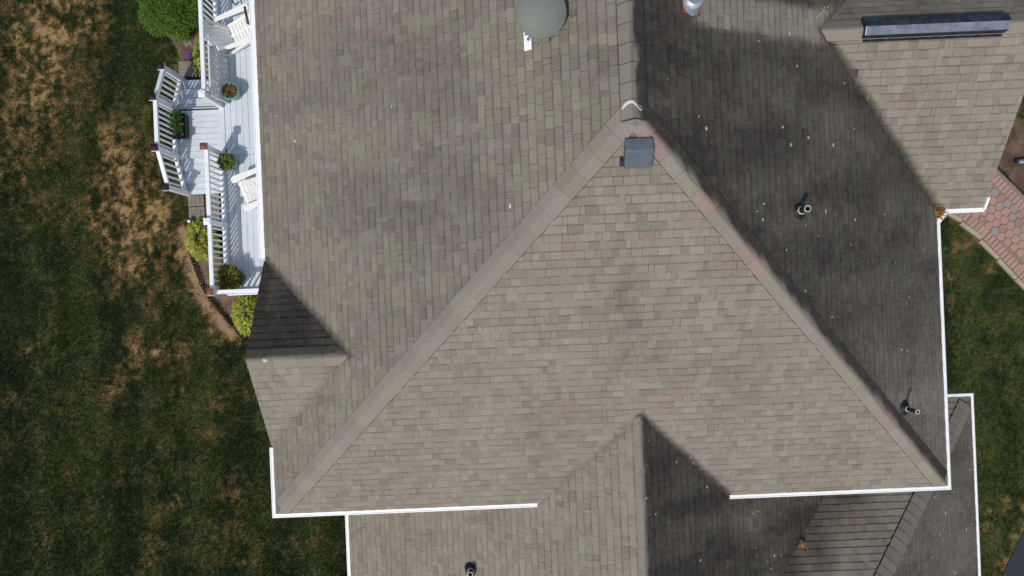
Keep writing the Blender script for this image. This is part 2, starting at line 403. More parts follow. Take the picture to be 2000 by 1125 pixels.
slope('main_s', (0,YS,ZE), (1,0,0), (0,-1), [(XW,YS),(XE,YS),(XR,YA)])
slope('gable_n', (0,DY+DH,ZE), (1,0,0), (0,1), [(XW-.03,DY+DH),(XW-.03,DY),(DX1+.05,DY),(XW+.05,DY+DH)])
slope('gable_s', (0,DY-DH,ZE), (1,0,0), (0,-1), [(XW-.03,DY-DH),(XW+.05,DY-DH),(DX1+.05,DY),(XW-.03,DY)])
slope('wing_s', (0,WY0,ZE), (1,0,0), (0,-1), [(XE-.12,WY0),(WXE,WY0),(WXE,WYR),(WX0-.12,WYR)])
slope('wing_n', (0,2*WYR-WY0,ZE), (1,0,0), (0,1), [(XE-.12,2*WYR-WY0),(WX0-.12,WYR),(WXE,WYR),(WXE,2*WYR-WY0)])
slope('low_w', (LXW,0,LZE), (0,1,0), (-1,0), [(LXW,LYS),(LX,LYS),(LX,LYN+.06),(LXW+3.0,LYN+.06),(LXW,YS+.5)])
slope('low_e', (VX,0,LZE), (0,1,0), (1,0), [(LX,-7.62),(LX,LYN+.06),(LX+2.6,LYN+.06),(6.35,YS+.5),(6.35,-3.07),(LX+.05,-7.62)])
slope('front_n', (0,SY,LZE), (1,0,0), (0,1), [(6.66,SY),(SX,SY),(SX-5.2,SY-5.2),(1.46,SY-5.2)])
slope('front_e', (SX,0,LZE), (0,1,0), (1,0), [(SX,SY),(SX,LYS),(SX-5.2,LYS),(SX-5.2,SY-5.2)])

# black algae on the shingles: heavy on the shaded slopes, washed clean below the galvanised flue, dark along valleys
FLUE = S['main_e'].hit(1348, 8); RUNOFF = S['main_e'].hit(1590, 50)
VALLEYS = [((XE,WY0),(WX0,WYR),.075,.9),((WX0,WYR),(XE,2*WYR-WY0),.08,.7),((LX,LYN),(LX+1.5,YS),.065,.9),((XW,DY+DH),(DX1,DY),.09,.8),
           ((LX,LYN),(LX-1.5,YS),.06,.3),((3.6,-9.5+.5),(6.4,-3.0),.01,.0),((XW,DY-DH),(DX1,DY),.05,.25)]
VAL_F = (Vector((VX-.0, SY)), )
STS = [(*S['main_s'].hit(a, b).xy, w_, h_, k_) for a, b, w_, h_, k_ in ((1218,600,.16,.55,.30),(1236,690,.3,.25,.18),(1130,640,.5,.3,.12),(1045,850,.3,.25,.30),(1040,790,.35,.3,.14),(1285,620,.2,.6,.14),(1330,720,.5,.25,.16),(1500,760,.5,.3,.15),(1180,560,.35,.3,.12),(1250,330,.30,.12,.30),(960,760,.4,.3,.10),(1120,800,.3,.25,.15))]
STW = [(*S['main_w'].hit(a, b).xy, w_, h_, k_) for a, b, w_, h_, k_ in ((830,420,.9,.8,.26),(660,430,.6,.35,.16),(870,80,.8,.9,.22),(1130,60,.35,1.2,.26),(640,360,.5,.4,.14),(940,330,.5,.7,.18),(560,440,.35,.35,.24),(1175,150,.2,.5,.26),(700,90,.8,.6,.12),(760,650,.4,.5,.10),(1195,300,.12,.25,.25))]
def stain(key, x, y):
    if key == 'main_e':
        s = .80 + .22*fbm(x*.5, y*1.7, 3) + .12*fbm(x*1.4, y*1.4, 8) + .25*sst(3.6, 4.6, y)*sst(2.6, 3.6, x)
        s -= .42*sst(.2, -2.6, y)*sst(2.0, 5.2, x)
        s -= .10*sst(5.9, 6.7, x)
        # run-off from the flue keeps a widening band clean
        dx = x-FLUE.x
        if dx > 0:
            c = FLUE.y-.03+(RUNOFF.y-FLUE.y+.03)*dx/(RUNOFF.x-FLUE.x); w = .17+.02*dx+.05*nz(x*3, y*2, 5)
            s *= 1-.95*sst(w+.09, w-.06, abs(y-c))*sst(0, .1, dx)
        s += .16*sst(.8, 0, abs(x-XR-.3)) + .14*sst(.7, .1, abs((x-XR)+(y-YA))/1.414)*sst(YA+.3, YA-.3, y)
    elif key == 'gable_n':
        s = .97 + .20*fbm(x*3.2, y*.7, 5) - .22*sst(-3.1, -2.5, x)
    elif key == 'low_e':
        s = .92 + .20*fbm(x*.6, y*2.0, 11) - .28*sst(.9, 0, abs(x-3.9+.2*(y+4)))*(.6+fbm(x*.9, y*1.6, 4))
    elif key == 'front_n':
        d = abs((x-y)-9.275)/1.414
        s = .06 + .22*fbm(x*2.2, y*.6, 13) + .75*sst(.85, .0, d+.18*fbm(x*1.5, y*1.5, 2))
    elif key == 'front_e':
        s = .58 + .24*fbm(x*.7, y*1.8, 17)
    elif key == 'wing_n':
        s = .36 + .25*fbm(x*1.6, y*.7, 19)
    elif key == 'main_w':
        s = .08 + .20*clamp(fbm(x*.35, y*.8, 21)+.1) + .13*clamp(fbm(x*.8, y*2.2, 31)) + .10*sst(.5, 0, abs(x-XW))
        for bx_, by_, bw_, bh_, bk_ in STW: s += bk_*math.exp(-(((x-bx_)/bw_)**2+((y-by_)/bh_)**2))*clamp(.65+.8*nz(x*2.6, y*6, 8)+.4*nz(x*9, y*15, 2), 0, 1.3)
    elif key == 'main_s':
        s = .06 + .14*clamp(fbm(x*.9, y*.45, 23)-.02)
        q = (x-1.5)/.22
        s += .16*math.exp(-q*q)*sst(-1.9, -.1, y)*sst(.7, -.1, y)*(.6+.8*nz(x*6, y*3, 3))
        for bx_, by_, bw_, bh_, bk_ in STS: s += bk_*math.exp(-(((x-bx_)/bw_)**2+((y-by_)/bh_)**2))*clamp(.55+.9*nz(x*7, y*3.2, 8)+.5*nz(x*15, y*9, 2), 0, 1.3)
    elif key == 'low_w':
        s = .07 + .12*clamp(fbm(x*.7, y*.7, 27))
    else:
        s = .05 + .10*clamp(fbm(x*.7, y*.7, 29))
    if key in ('main_s','main_w','wing_s','main_e','low_e','gable_n','low_w','gable_s'):
        for a, b, w, k in VALLEYS:
            if k and w > .02:
                d = seg_dist(x, y, a, b)
                if d < w*2: s = max(s, k*sst(w*1.7, 0, d+.02*nz(x*2, y*2, 6)))
    return clamp(s)
PAL = [((.260,.239,.195),28),((.251,.229,.188),25),((.252,.213,.182),21),((.234,.208,.176),13),((.270,.250,.203),10),((.224,.192,.162),5),((.208,.188,.160),2)]
PALC = [p for p, w in PAL for _ in range(w)]
def tint_of(key):
    c = random.choice(PALC); k = random.uniform(.935, 1.065)*(.95 if key == 'main_w' else 1.0)
    return (c[0]*k*1.01, c[1]*k*.992, c[2]*k*.945)
def clip(poly, conv):
    out = poly
    for (ax, ay), (bx, by) in zip(conv, conv[1:]+conv[:1]):
        if not out: return out
        inp, out = out, []
        def sd(p): return (bx-ax)*(p[1]-ay)-(by-ay)*(p[0]-ax)
        for p, q in zip(inp, inp[1:]+inp[:1]):
            sp, sq = sd(p), sd(q)
            if sp >= 0: out.append(p)
            if (sp >= 0) != (sq >= 0):
                t = sp/(sp-sq); out.append((p[0]+(q[0]-p[0])*t, p[1]+(q[1]-p[1])*t))
    return out
EXP = .121
WQ = [.065,.08,.09,.105,.12,.135,.155,.19]
field = MB(); cands = []; dark_planes = ('main_e','low_e','front_e','front_n','gable_n','wing_n')
def hidden(key, x, y, z):
    """is this point of a slope covered by another slope that rises above it?"""
    top = {'main_w':('gable_n','gable_s'),'main_s':('low_w','low_e'),'main_e':('wing_s','wing_n'),'low_w':('main_s',),'low_e':('main_s','front_n'),
           'wing_s':('main_e',),'wing_n':('main_e',),'gable_n':('main_w',),'gable_s':('main_w',),'front_n':('low_e','main_s'),'front_e':()}[key]
    for k in top:
        if k == 'main_s' and y < YS+.40: continue        # below the overhang: still roof in the open
        if inside((x, y), S[k].xy) and S[k].z(x, y) > z+.06: return True
    return False
for key, sl_ in S.items():
    us = [p[0] for p in sl_.poly]; vs_ = [p[1] for p in sl_.poly]
    k = 0; v = min(vs_)-.02; phase = random.random()
    while v < max(vs_):
        u = min(us)-random.random()*.3
        wob = random.uniform(-.003, .003)
        thick = random.random() < .5; last = None
        while u < max(us):
            w = random.choice(WQ); thick = not thick if random.random() < .8 else thick
            tk = .0145 if thick else .0105
            v0 = v+wob+random.uniform(-.0025, .0025); v1 = v+EXP+.012
            gp = .0024 if random.random() < .13 else .0004
            quad = [(u+gp, v0), (u+w-gp, v0), (u+w-gp, v1), (u+gp, v1)]
            cl = clip(quad, sl_.poly); full = len(cl) == 4 and all(abs(a[0]-b[0])+abs(a[1]-b[1]) < 1e-6 for a, b in zip(sorted(cl), sorted(quad)))
            if len(cl) >= 3:
                m = sl_.pt(u+w/2, v+EXP/2)
                mp = sl_.pt(sum(c[0] for c in cl)/len(cl), sum(c[1] for c in cl)/len(cl))
                if not hidden(key, mp.x, mp.y, mp.z) or not all(hidden(key, q.x, q.y, q.z) for q in (sl_.pt(*c) for c in cl)):
                    tint = tint_of(key) if last is None or random.random() > .10 else tuple(x*random.uniform(.975,1.025) for x in last)
                    last = tint
                    px, py = project(m); area = 0
                    if full and 0 < px < 2000 and 0 < py < 1125:
                        qs = [project(sl_.pt(*c)) for c in quad]
                        area = abs(sum(a[0]*b[1]-b[0]*a[1] for a, b in zip(qs, qs[1:]+qs[:1])))/2
                    cands.append((area, key, u, v0, v1, w, tk, tint, cl))
            u += w
        v += EXP; k += 1
order = sorted(range(len(cands)), key=lambda i: -cands[i][0])
single = set(order[:300])
roof_mb = MB()
for key, sl_ in S.items():
    n = len(sl_.poly); top = [sl_.pt(*p, -.012) for p in sl_.poly]; bot = [q-Vector((0,0,.14)) for q in top]
    roof_mb.add(top+bot, [tuple(range(n)), tuple(range(2*n-1, n-1, -1))]+[(i, i+n, (i+1) % n+n, (i+1) % n) for i in range(n)], [0]+[1]*(n+1))
roof = roof_mb.build('roof', [M['felt'], M['white']], house)
tag(roof, 'hipped roof of weathered brown asphalt shingles with black algae on the shaded slopes')
smesh = {}; BANDW = .024; BK = {'main_e':1.45,'low_e':1.45,'front_e':1.35,'main_w':1.2}
for i, (area, key, u, v0, v1, w, tk, tint, cl) in enumerate(cands):
    sl_ = S[key]
    if i in single:
        kk = (round(w, 3), round(tk, 4))
        if kk not in smesh:
            b_ = MB(); L = EXP+.012; ww = w-.004
            vm_ = EXP-BANDW; hm = tk+(.003-tk)*vm_/L
            vs_ = [(0,0,tk),(ww,0,tk),(ww,vm_,hm),(0,vm_,hm),(ww,L,.003),(0,L,.003),(0,0,-.002),(ww,0,-.002),(ww,L,-.004),(0,L,-.004)]
            b_.add(vs_, [(0,1,2,3),(3,2,4,5),(0,6,7,1),(1,7,8,4,2),(5,9,6,0,3)], [0,2,1,1,1]); smesh[kk] = b_.mesh('shingle', [M['shingle_obj'], M['butt'], M['band_obj']])
        o = bpy.data.objects.new('shingle', smesh[kk]); COL.objects.link(o); o.parent = roof
        mt = Matrix((sl_.a, sl_.b, sl_.n)).transposed().to_4x4(); mt.translation = sl_.pt(u+.0015, v0); o.matrix_basis = mt
        c = sl_.pt(u+w/2, v0+EXP/2); o.color = (*tint, stain(key, c.x, c.y))
    else:
        n = len(cl); bv = [sl_.pt(a_, b_, -.004) for a_, b_ in cl]; hz = lambda b_: tk+(.003-tk)*clamp((b_-v0)/(v1-v0))
        tv = [sl_.pt(a_, b_, hz(b_)) for a_, b_ in cl]
        sts = [stain(key, q.x, q.y) for q in tv]
        us_ = [a_ for a_, b_ in cl]; u0_, u1_ = min(us_), max(us_)
        cols_ = max(1, int((u1_-u0_)/.035)) if max(sts)-min(sts) > .12 else 1
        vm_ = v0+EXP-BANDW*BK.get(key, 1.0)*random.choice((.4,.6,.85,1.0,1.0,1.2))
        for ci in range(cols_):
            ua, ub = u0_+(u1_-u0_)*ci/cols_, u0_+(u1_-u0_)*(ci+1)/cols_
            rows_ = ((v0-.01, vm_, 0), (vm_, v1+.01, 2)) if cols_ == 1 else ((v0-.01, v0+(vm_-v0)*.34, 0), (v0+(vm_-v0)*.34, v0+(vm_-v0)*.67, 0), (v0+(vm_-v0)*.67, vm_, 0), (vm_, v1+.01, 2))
            for lo, hi, mi in rows_:
                pc = clip(cl, [(ua-(.01 if ci == 0 else 0),lo),(ub+(.01 if ci == cols_-1 else 0),lo),(ub+(.01 if ci == cols_-1 else 0),hi),(ua-(.01 if ci == 0 else 0),hi)])
                if len(pc) < 3: continue
                tq = [sl_.pt(a_, b_, hz(b_)) for a_, b_ in pc]
                field.add(tq, [tuple(range(len(pc)))], mi, [(*tint, stain(key, q.x, q.y)) for q in tq])
        fs = []
        for j in range(n):
            j2 = (j+1) % n
            if abs(cl[j][1]-v1) < 1e-5 and abs(cl[j2][1]-v1) < 1e-5: continue
            fs.append((j, j+n, j2+n, j2))
        field.add(tv+bv, fs, 1, [(.05,.045,.04,0)]*(2*n))
tag(field.build('shingle_courses', [M['shingle'], M['butt'], M['band']], roof), kind='stuff')

# ridge and hip caps
def caps(p0, p1, n1, n2, step, w=.15, st=(0, 0), tints=None, fl_=.011, tk=.016):
    """p0 low end, p1 high end; n1, n2 normals of the two slopes; st: stain on side 1 / 2"""
    p0, p1 = Vector(p0), Vector(p1); L = (p1-p0).length; d = (p1-p0)/L
    def side(n):
        q = d.cross(n).normalized(); return q if q.z < 0 else -q
    q1, q2 = side(n1), side(n2); up = (n1+n2).normalized()
    prof = [(1,1.0),(1,.55),(1,.25),(1,.08),(0,0),(2,.08),(2,.25),(2,.55),(2,1.0)]
    k = 0; t = 0.0
    while t < L:
        st_ = step*random.uniform(.9, 1.1); e = min(t+st_+.035, L); mb = MB(); c = random.choice(tints or PALC[:67]); kk_ = random.uniform(.95, 1.05); c = tuple(x*kk_*random.uniform(.985,1.015) for x in c)
        ww = w*random.uniform(.99, 1.015)
        rows = []
        for tt, hh in ((t, tk+.004), (t+(e-t)*.5, tk*.92), (e, tk*.75)):
            for sd, f in prof:
                n = n1 if sd == 1 else n2 if sd == 2 else up; q = q1 if sd == 1 else q2
                base = p0+d*(tt+ (.012*(1-f*f) if tt == t else 0)) + q*(ww*f) + n*hh
                if f < .3: base += up*(-.006 if f == 0 else 0)
                sv = (st[0] if sd == 1 else st[1] if sd == 2 else 0)
                if sd == 0: s_ = .8*max(st)*(.6+.5*nz(base.x*3, base.y*3, 2)) if max(st) > .3 else max(st)
                elif sv > .3:
                    s_ = sv*sst(-.30, .30, f+.55*nz(base.x*4.5, base.y*4.5, 2))
                else:
                    s_ = sv + (max(st)*.45*sst(.22, .0, f+.12*nz(base.x*2.2, base.y*2.2, 3)) if max(st) > .3 else 0)
                rows.append((base, (*c, clamp(s_))))
        m_ = len(prof); vs_ = [r[0] for r in rows]; cs_ = [r[1] for r in rows]
        low = [vs_[i]-(n1 if i < 4 else n2 if i > 4 else up)*.022-d*fl_ for i in range(m_)]
        e1 = [vs_[r*m_]-n1*.022+q1*.017 for r in range(3)]; e2 = [vs_[r*m_+m_-1]-n2*.022+q2*.022 for r in range(3)]  # skirts flare out dark: cut edge plus a drawn-in shadow line beside the cap
        fs = [(r*m_+i, r*m_+i+1, (r+1)*m_+i+1, (r+1)*m_+i) for r in range(2) for i in range(m_-1)]; ms = [0]*len(fs)
        mb.add(vs_, fs, ms, cs_); K_ = (.05,.045,.04,0)
        mb.add(vs_[:m_]+low, [(i, m_+i, m_+i+1, i+1) for i in range(m_-1)], 1, K_)
        mb.add([vs_[r*m_] for r in range(3)]+e1, [(r, r+1, 4+r, 3+r) for r in range(2)], 1, K_)
        mb.add([vs_[r*m_+m_-1] for r in range(3)]+e2, [(r, 3+r, 4+r, r+1) for r in range(2)], 1, K_)
        mb.build('ridge_cap', [M['shingle'], M['butt']], roof, True)
        t += st_
nW, nE, nS, nN = (Vector((-T,0,1))*IL, Vector((T,0,1))*IL, Vector((0,-T,1))*IL, Vector((0,T,1))*IL)
WARM = [(.250,.223,.180),(.254,.228,.185),(.247,.217,.176),(.242,.210,.171),(.252,.220,.178)]
caps((XW+.10,YS+.10,ZE+.10*T), (XR,YA,ZR), nW, nS, .30, .148, (.10,.05), WARM, .013, .019)
caps((XE-.10,YS+.10,ZE+.10*T), (XR,YA,ZR), nS, nE, .31, .165, (.03,.95), WARM*2+[(.27,.205,.172)], .02, .019)
caps((XR,YA-.10,ZR+.012), (XR,YN,ZR+.012), nW, nE, .21, .162, (.16,.95), WARM, .014, .020)
caps((XW-.03,DY,DZ), (DX1+.1,DY,DZ), nS, nN, .36, .15, (.04,.8), WARM, .016, .019)
caps((WXE,WYR,WZ), (WX0-.05,WYR,WZ), nS, nN, .2, .15, (.05,.30), WARM, tk=.020)
caps((LX,LYS,LZ), (LX,LYN+.02,LZ), nW, nE, .36, .118, (.06,.92), WARM, .016, .019)
caps((SX-.12,SY-.12,LZE+.12*T), (SX-5.2,SY-5.2,LZE+5.2*T), nN, nE, .19, .15, (.20,.30), WARM, .03, .030)

# cement repair and sealant smear on the hip junction
mb = MB(); c = Vector((XR+.02, YA-.02, ZR))
ring = [(.17*math.cos(2*math.pi*k/18)*(1+.12*nz(k*1.3, 2)), .17*math.sin(2*math.pi*k/18)*(1+.14*nz(k*.9, 5))) for k in range(18)]
def crest(x, y):      # height of the three slopes over the junction
    return min(S['main_w'].z(x, y), S['main_e'].z(x, y), max(S['main_s'].z(x, y), -9) if y < YA+.3 else 99)
pts = [(0,0)]+[(x*.5,y*.5) for x,y in ring]+ring
vs_ = [(c.x+x, c.y+y, crest(c.x+x, c.y+y)+(.034 if i < 19 else .012)) for i,(x,y) in enumerate(pts)]
fs = [(0,1+k,1+(k+1)%18) for k in range(18)]+[(1+k,19+k,19+(k+1)%18,1+(k+1)%18) for k in range(18)]
mb.add(vs_, fs); mb.build('cement_patch', M['patch'], roof, True)
mb = MB(); arc = []
for k in range(13):
    f = k/12; px_, py_ = 1214+38*f, 213-13*math.sin(math.pi*min(1,f*1.15))+3*f
    q = at(px_, py_, ZR-.05); q.z = crest(q.x, q.y)+.036+.004*random.random(); arc.append((q, .028*(.5+.7*math.sin(math.pi*(f*.9+.05)))*(1-.3*random.random())))
vs_ = []
for q, w_ in arc: vs_ += [q+Vector((-w_*.3, w_*.9, -.01)), q+Vector((0,0,.012)), q+Vector((w_*.3, -w_*.9, -.01))]
mb.add(vs_, [(3*k+j, 3*k+3+j, 3*k+4+j, 3*k+1+j) for k in range(12) for j in range(2)]); mb.build('sealant_smear', M['sealant'], roof, True)

# lichen and bird-lime specks
mb = MB()
def speck(key, px, py, r):
    sl_ = S[key]; q = sl_.hit(px, py); u, v = sl_.st(q); n = 7; r *= .82; rr = [r*random.uniform(.6, 1.3) for _ in range(n)]
    el = random.uniform(1.0, 1.7); an = random.random()*6
    vs_ = [sl_.pt(u, v, .022)]+[sl_.pt(u+rr[k]*math.cos(an+6.283*k/n)*el, v+rr[k]*math.sin(an+6.283*k/n), .017) for k in range(n)]
    mb.add(vs_, [(0,1+k,1+(k+1) % n) for k in range(n)])
for px, py, r in ((1378,252,3.4),(1527,249,2.4),(1577,269,3.6),(1543,284,3.4),(1626,284,3),(1490,398,2.4),(1477,413,1.8),(1488,429,2.6),(1572,440,2),(1611,413,2.6),
        (1668,429,2.4),(1666,252,2.2),(1363,228,1.6),(1540,66,2.6),(1555,130,2.6),(1647,163,2.2),(1480,81,1.4),(1571,568,2),(1623,619,2.2),(1646,681,2.4),(1759,683,2.6),(1769,684,2.4),(1773,580,1.6),
        (1726,419,1.8),(1801,488,1.8),(1747,512,1.4),(1596,460,1.6),(1534,488,1.6),(1660,478,1.6)): speck('main_e', px, py, r/125)
for px, py, r in ((1265,860,2),(1262,909,2.6),(1261,972,2.2),(1367,1094,2.4),(1279,1004,1.8),(1469,1002,1.6),(1479,998,2),(1511,1085,2.6),(1524,1083,1.8),(1498,1097,1.6),(1474,1070,1.6),(1504,1110,1.6),(1379,951,2),(1320,902,1.6),(1597,981,1.6),(1420,1094,1.4)): speck('low_e', px, py, r/118)
for px, py, r in ((1861,960,1.8),(1845,1002,3),(1892,874,2.6),(1853,1044,1.6),(1834,1044,1.8),(1839,1053,1.8),(1886,1033,2.6),(1878,1035,1.6),(1818,1088,2),(1864,1118,2.6),(1790,1059,1.6),(1823,970,2),(1892,917,2),(1855,994,1.8),(1894,1023,1.6)): speck('front_e', px, py, r/108)
speck('gable_s', 517, 703, 5/125); speck('main_w', 997, 402, 4/150); speck('main_w', 766, 209, 2.6/150); speck('main_w', 578, 276, 4/135)
for px, py in ((1622,8),(1619,14),(1611,15),(1604,26),(1615,28),(1596,34),(1594,38),(1610,22),(1600,30)): speck('main_e', px-3, py, random.uniform(1,2.4)/125)
for _ in range(80):
    px, py = random.uniform(1290,1800), random.uniform(100,760)
    if inside(S['main_e'].hit(px, py), S['main_e'].xy) and not hidden('main_e', *S['main_e'].hit(px, py)): speck('main_e', px, py, random.uniform(.35,.8)/125)
tag(mb.build('lichen', M['lichen'], roof), kind='stuff')

# gutters, fascia, rakes and walls
def gutter(p0, p1, out, c0=0.0, c1=0.0, w=.068):
    """trough along the eave; out = outward plan direction; c0, c1 = mitre shift of the outer edge at each end"""
    p0, p1, o = Vector(p0), Vector(p1), Vector((*out, 0)); d = (p1-p0).normalized()
    prof = [(-.035,-.125),(.035,-.125),(w*.75,-.06),(w,-.03),(w+.004,-.004),(w-.012,.002),(w-.016,-.006),(-.004,.004),(-.035,.004)]
    mb = MB(); n = len(prof); vs_ = []
    for p, c, sg in ((p0, c0, -1), (p1, c1, 1)):
        for a_, z_ in prof: vs_.append(p+o*a_+d*(sg*c*(a_/w))+Vector((0,0,z_)))
    mb.add(vs_, [(i, (i+1) % n, (i+1) % n+n, i+n) for i in range(n)]+[tuple(range(n-1,-1,-1)), tuple(range(n, 2*n))])
    mb.build('gutter', M['white'], house)
gw = .068; gz = ZE-.012
gutter((XW,YN,gz), (XW,DY+DH+.05,gz), (-1,0), 0, 0, .10); gutter((XW,DY-DH-.04,gz), (XW,YS,gz), (-1,0), 0, gw)
gutter((XW,YS,gz), (LX-(LZ-ZE)/T-.03,YS,gz), (0,-1), gw, 0); gutter((LX+(LZ-ZE)/T+.04,YS,gz), (XE,YS,gz), (0,-1), 0, gw)
gutter((XE,YS,gz), (XE,WY0-.20,gz), (1,0), gw, -.042)
gutter((XE,WY0-.20,gz), (XE+.16,WY0,gz), (.78,-.63), 0.042, .03); gutter((XE+.16,WY0,gz), (WXE+.03,WY0,gz), (0,-1), -.04, 0)
mb = MB(); mb.bar((WXE+.012,WY0-.01,gz-.01), (WXE+.012,WY0+.17,gz-.01+.17*T), .035, .12); mb.build('gutter_end', M['white'], house)
lz = LZE-.012
gutter((LXW,YS+.2,lz), (LXW,LYS,lz), (-1,0)); gutter((6.3,SY,lz), (SX,SY,lz), (0,1), 0, gw); gutter((SX,SY,lz), (SX,LYS,lz), (1,0), gw, 0)
def wallbox(x0, x1, y0, y1, z1):
    mb = MB(); mb.box(((x0+x1)/2,(y0+y1)/2,z1/2-.1), (x1-x0, y1-y0, z1+.2)); mb.build('wall', M['siding'], house)
wallbox(XW+.32, XE-.32, YS+.32, YN-.3, ZE-.14); wallbox(XE-.3, WXE-.25, WY0+.3, 2*WYR-WY0-.3, ZE-.14)
wallbox(LXW+.3, SX-.3, LYS+.3, YS+.3, LZE-.14); wallbox(XE-.3, SX-.31, YS+.3, SY-.3, LZE-.145)
def gablewall(pts, dirv, th=.08):
    mb = MB(); n = 3; vs_ = [Vector(p) for p in pts]+[Vector(p)+Vector(dirv)*th for p in pts]
    mb.add(vs_, [(0,1,2),(5,4,3),(0,3,4,1),(1,4,5,2),(2,5,3,0)]); mb.build('gable_wall', M['siding'], house)
gablewall([(XW+.10,DY-DH+.25,ZE-.1),(XW+.10,DY+DH-.25,ZE-.1),(XW+.10,DY,DZ-.32)], (1,0,0))
gablewall([(WXE-.26,WY0+.3,ZE-.14),(WXE-.26,2*WYR-WY0-.3,ZE-.14),(WXE-.26,WYR,WZ-.33)], (-1,0,0))
gablewall([(XW+.5,YN-.35,ZE-.14),(XE-.5,YN-.35,ZE-.14),(XR,YN-.35,ZR-.4)], (0,-1,0))
# tall window and patio door of the west wall
xw = XW+.32
for yc, zc, ww_, hh_, nm in ((4.2,1.85,1.7,2.05,'patio_door'),(6.6,4.1,1.1,1.3,'window'),(2.4,4.1,1.1,1.3,'window'),(-1.0,4.0,1.1,1.3,'window')):
    mb = MB()
    for dy, dz, a_, b_ in ((-ww_/2,0,.09,hh_+.18),(ww_/2,0,.09,hh_+.18),(0,hh_/2+.045,ww_-.09,.09),(0,-hh_/2-.045,ww_-.09,.09),(0,0,.05,hh_)):
        mb.box((xw-.03,yc+dy,zc+dz), (.06,a_,b_))
    f = mb.build(nm, M['white'], house)
    mb = MB(); mb.box((xw-.012,yc,zc), (.02,ww_-.1,hh_)); mb.build('pane', M['blackmetal'], f)

# roof furniture: box vent, ridge vent, plumbing vents, flue
sl_ = S['main_s']; q = sl_.hit(1245, 294); u0, v0 = sl_.st(q)
def onsl(sl_, u, v, h): return sl_.pt(u, v, h)
bv = MB(); bw, bl = .158, .168
P_ = [(-bw,-bl,.115),(bw,-bl,.115),(bw,bl*.35,.14),(-bw,bl*.35,.14),(bw*.97,bl,.06),(-bw*.97,bl,.06)]
vs_ = [onsl(sl_, u0+a, v0+b, h) for a, b, h in P_]+[onsl(sl_, u0+a, v0+b, .018) for a, b in ((-bw,-bl*.9),(bw,-bl*.9),(bw,bl),(-bw,bl))]+[onsl(sl_, u0+a, v0-bl, .06) for a in (-bw, bw)]
bv.add(vs_, [(0,1,2,3),(3,2,4,5),(0,10,11,1),(10,6,7,11),(1,11,7,8,4,2),(0,3,5,9,6,10),(5,4,8,9)])
vent = thing('box_vent', sl_.pt(u0, v0), None, None); vent.parent = house; vent.matrix_parent_inverse = Matrix.Translation(-wloc(house))
tag(vent, 'dark grey metal box vent just below the hip junction')
bv.build('hood', M['ventmetal'], vent, False, .008)
fl = MB(); fl.add([onsl(sl_, u0+a, v0+b, .0165) for a, b in ((-.20,-.178),(.185,-.178),(.185,-.06),(-.20,-.06))], [(0,1,2,3)]); fl.build('flange', M['blackmetal'], vent)

def subthing(name, loc, label):
    o = thing(name, loc, None, None); o.parent = house; o.matrix_parent_inverse = Matrix.Translation(-wloc(house)); return tag(o, label)
# long ridge vent on the east wing
a0 = at(1690, 57, WZ+.06); a1 = at(1972, 44, WZ+.06)
rv = subthing('ridge_vent', (a0.x, WYR, WZ), 'long black metal ridge vent along the east wing')
mb = MB(); prof = [(-.125,-.055),(-.112,.040),(-.005,.085),(.015,.085),(.118,.040),(.125,-.055)]
n = len(prof); x0, x1 = a0.x, a1.x
vs_ = [(x0, WYR+a, WZ+.01+b) for a, b in prof]+[(x1, WYR+a, WZ+.01+b) for a, b in prof]
mb.add(vs_, [(i, i+n, i+n+1, i+1) for i in range(n-1)]+[tuple(range(n)), tuple(range(2*n-1, n-1, -1))], [0,1,0,0,0,0,0]); mb.build('cover', [M['blackmetal'], M['skysheenmetal']], rv, False, .004)  # south face carries the painted sky reflection, the other faces stay black
for x in (x0+.02, x1-.02):
    mb = MB(); mb.box((x, WYR, WZ-.01), (.03, .240, .11)); mb.build('end_cap', M['black'], rv, False, .01)
for sgn in (-1, 1):
    mb = MB(); mb.box(((x0+x1)/2, WYR+sgn*.145, WZ-.085+.012), (x1-x0-.05, .03, .03)); mb.build('baffle', M['blackmetal'], rv)

def plumbing(key, px, py, hgt, label, r=.038):
    sl_ = S[key]; b = sl_.hit(px, py, .02); t = subthing('plumbing_vent', b, label); u, v = sl_.st(b)
    mb = MB(); n = 20
    ring = [(.115*math.cos(6.2832*k/n), .125*math.sin(6.2832*k/n)) for k in range(n)]
    vs_ = [sl_.pt(u+a, v+c, .016) for a, c in ring]+[sl_.pt(u+a*.62, v+c*.62, .045) for a, c in ring]+[b+Vector((a*.42, c*.40, .085)) for a, c in [(q[0], q[1]) for q in ring]]
    # order the collar ring like the flange ring in world space
    vs_ = vs_[:2*n]+[b+Vector(((sl_.a*a+sl_.b*c).x*.42, (sl_.a*a+sl_.b*c).y*.42, .085)) for a, c in ring]
    mb.add(vs_, [(i*n+k, i*n+(k+1) % n, (i+1)*n+(k+1) % n, (i+1)*n+k) for i in range(2) for k in range(n)]); mb.build('rubber_boot', M['black'], t, True)
    mb = MB(); mb.lathe([(r+.013,.075),(r+.013,.095),(r+.001,.10)], b, 18); mb.build('collar', M['ringwhite'], t, True)
    mb = MB(); mb.lathe([(r,-.02),(r,hgt),(r-.008,hgt),(r-.008,hgt-.2),(0,hgt-.2)], b, 18); mb.build('pipe', M['pvc'], t, True)
    mb = MB(); mb.lathe([(r+.0015,hgt-.012),(r+.0015,hgt+.003),(r-.009,hgt+.003)], b, 18); mb.build('pipe_rim', M['pvc_end'], t)
plumbing('main_e', 1561, 412, .27, 'short black plumbing vent pipe in the middle of the dark east slope', .042)
plumbing('main_e', 1767, 797, .34, 'leaning-looking thin black plumbing vent pipe beside the lower end of the eastern hip', .030)
plumbing('low_w', 920, 1112, .22, 'black plumbing vent pipe at the bottom edge on the lower west slope', .042)
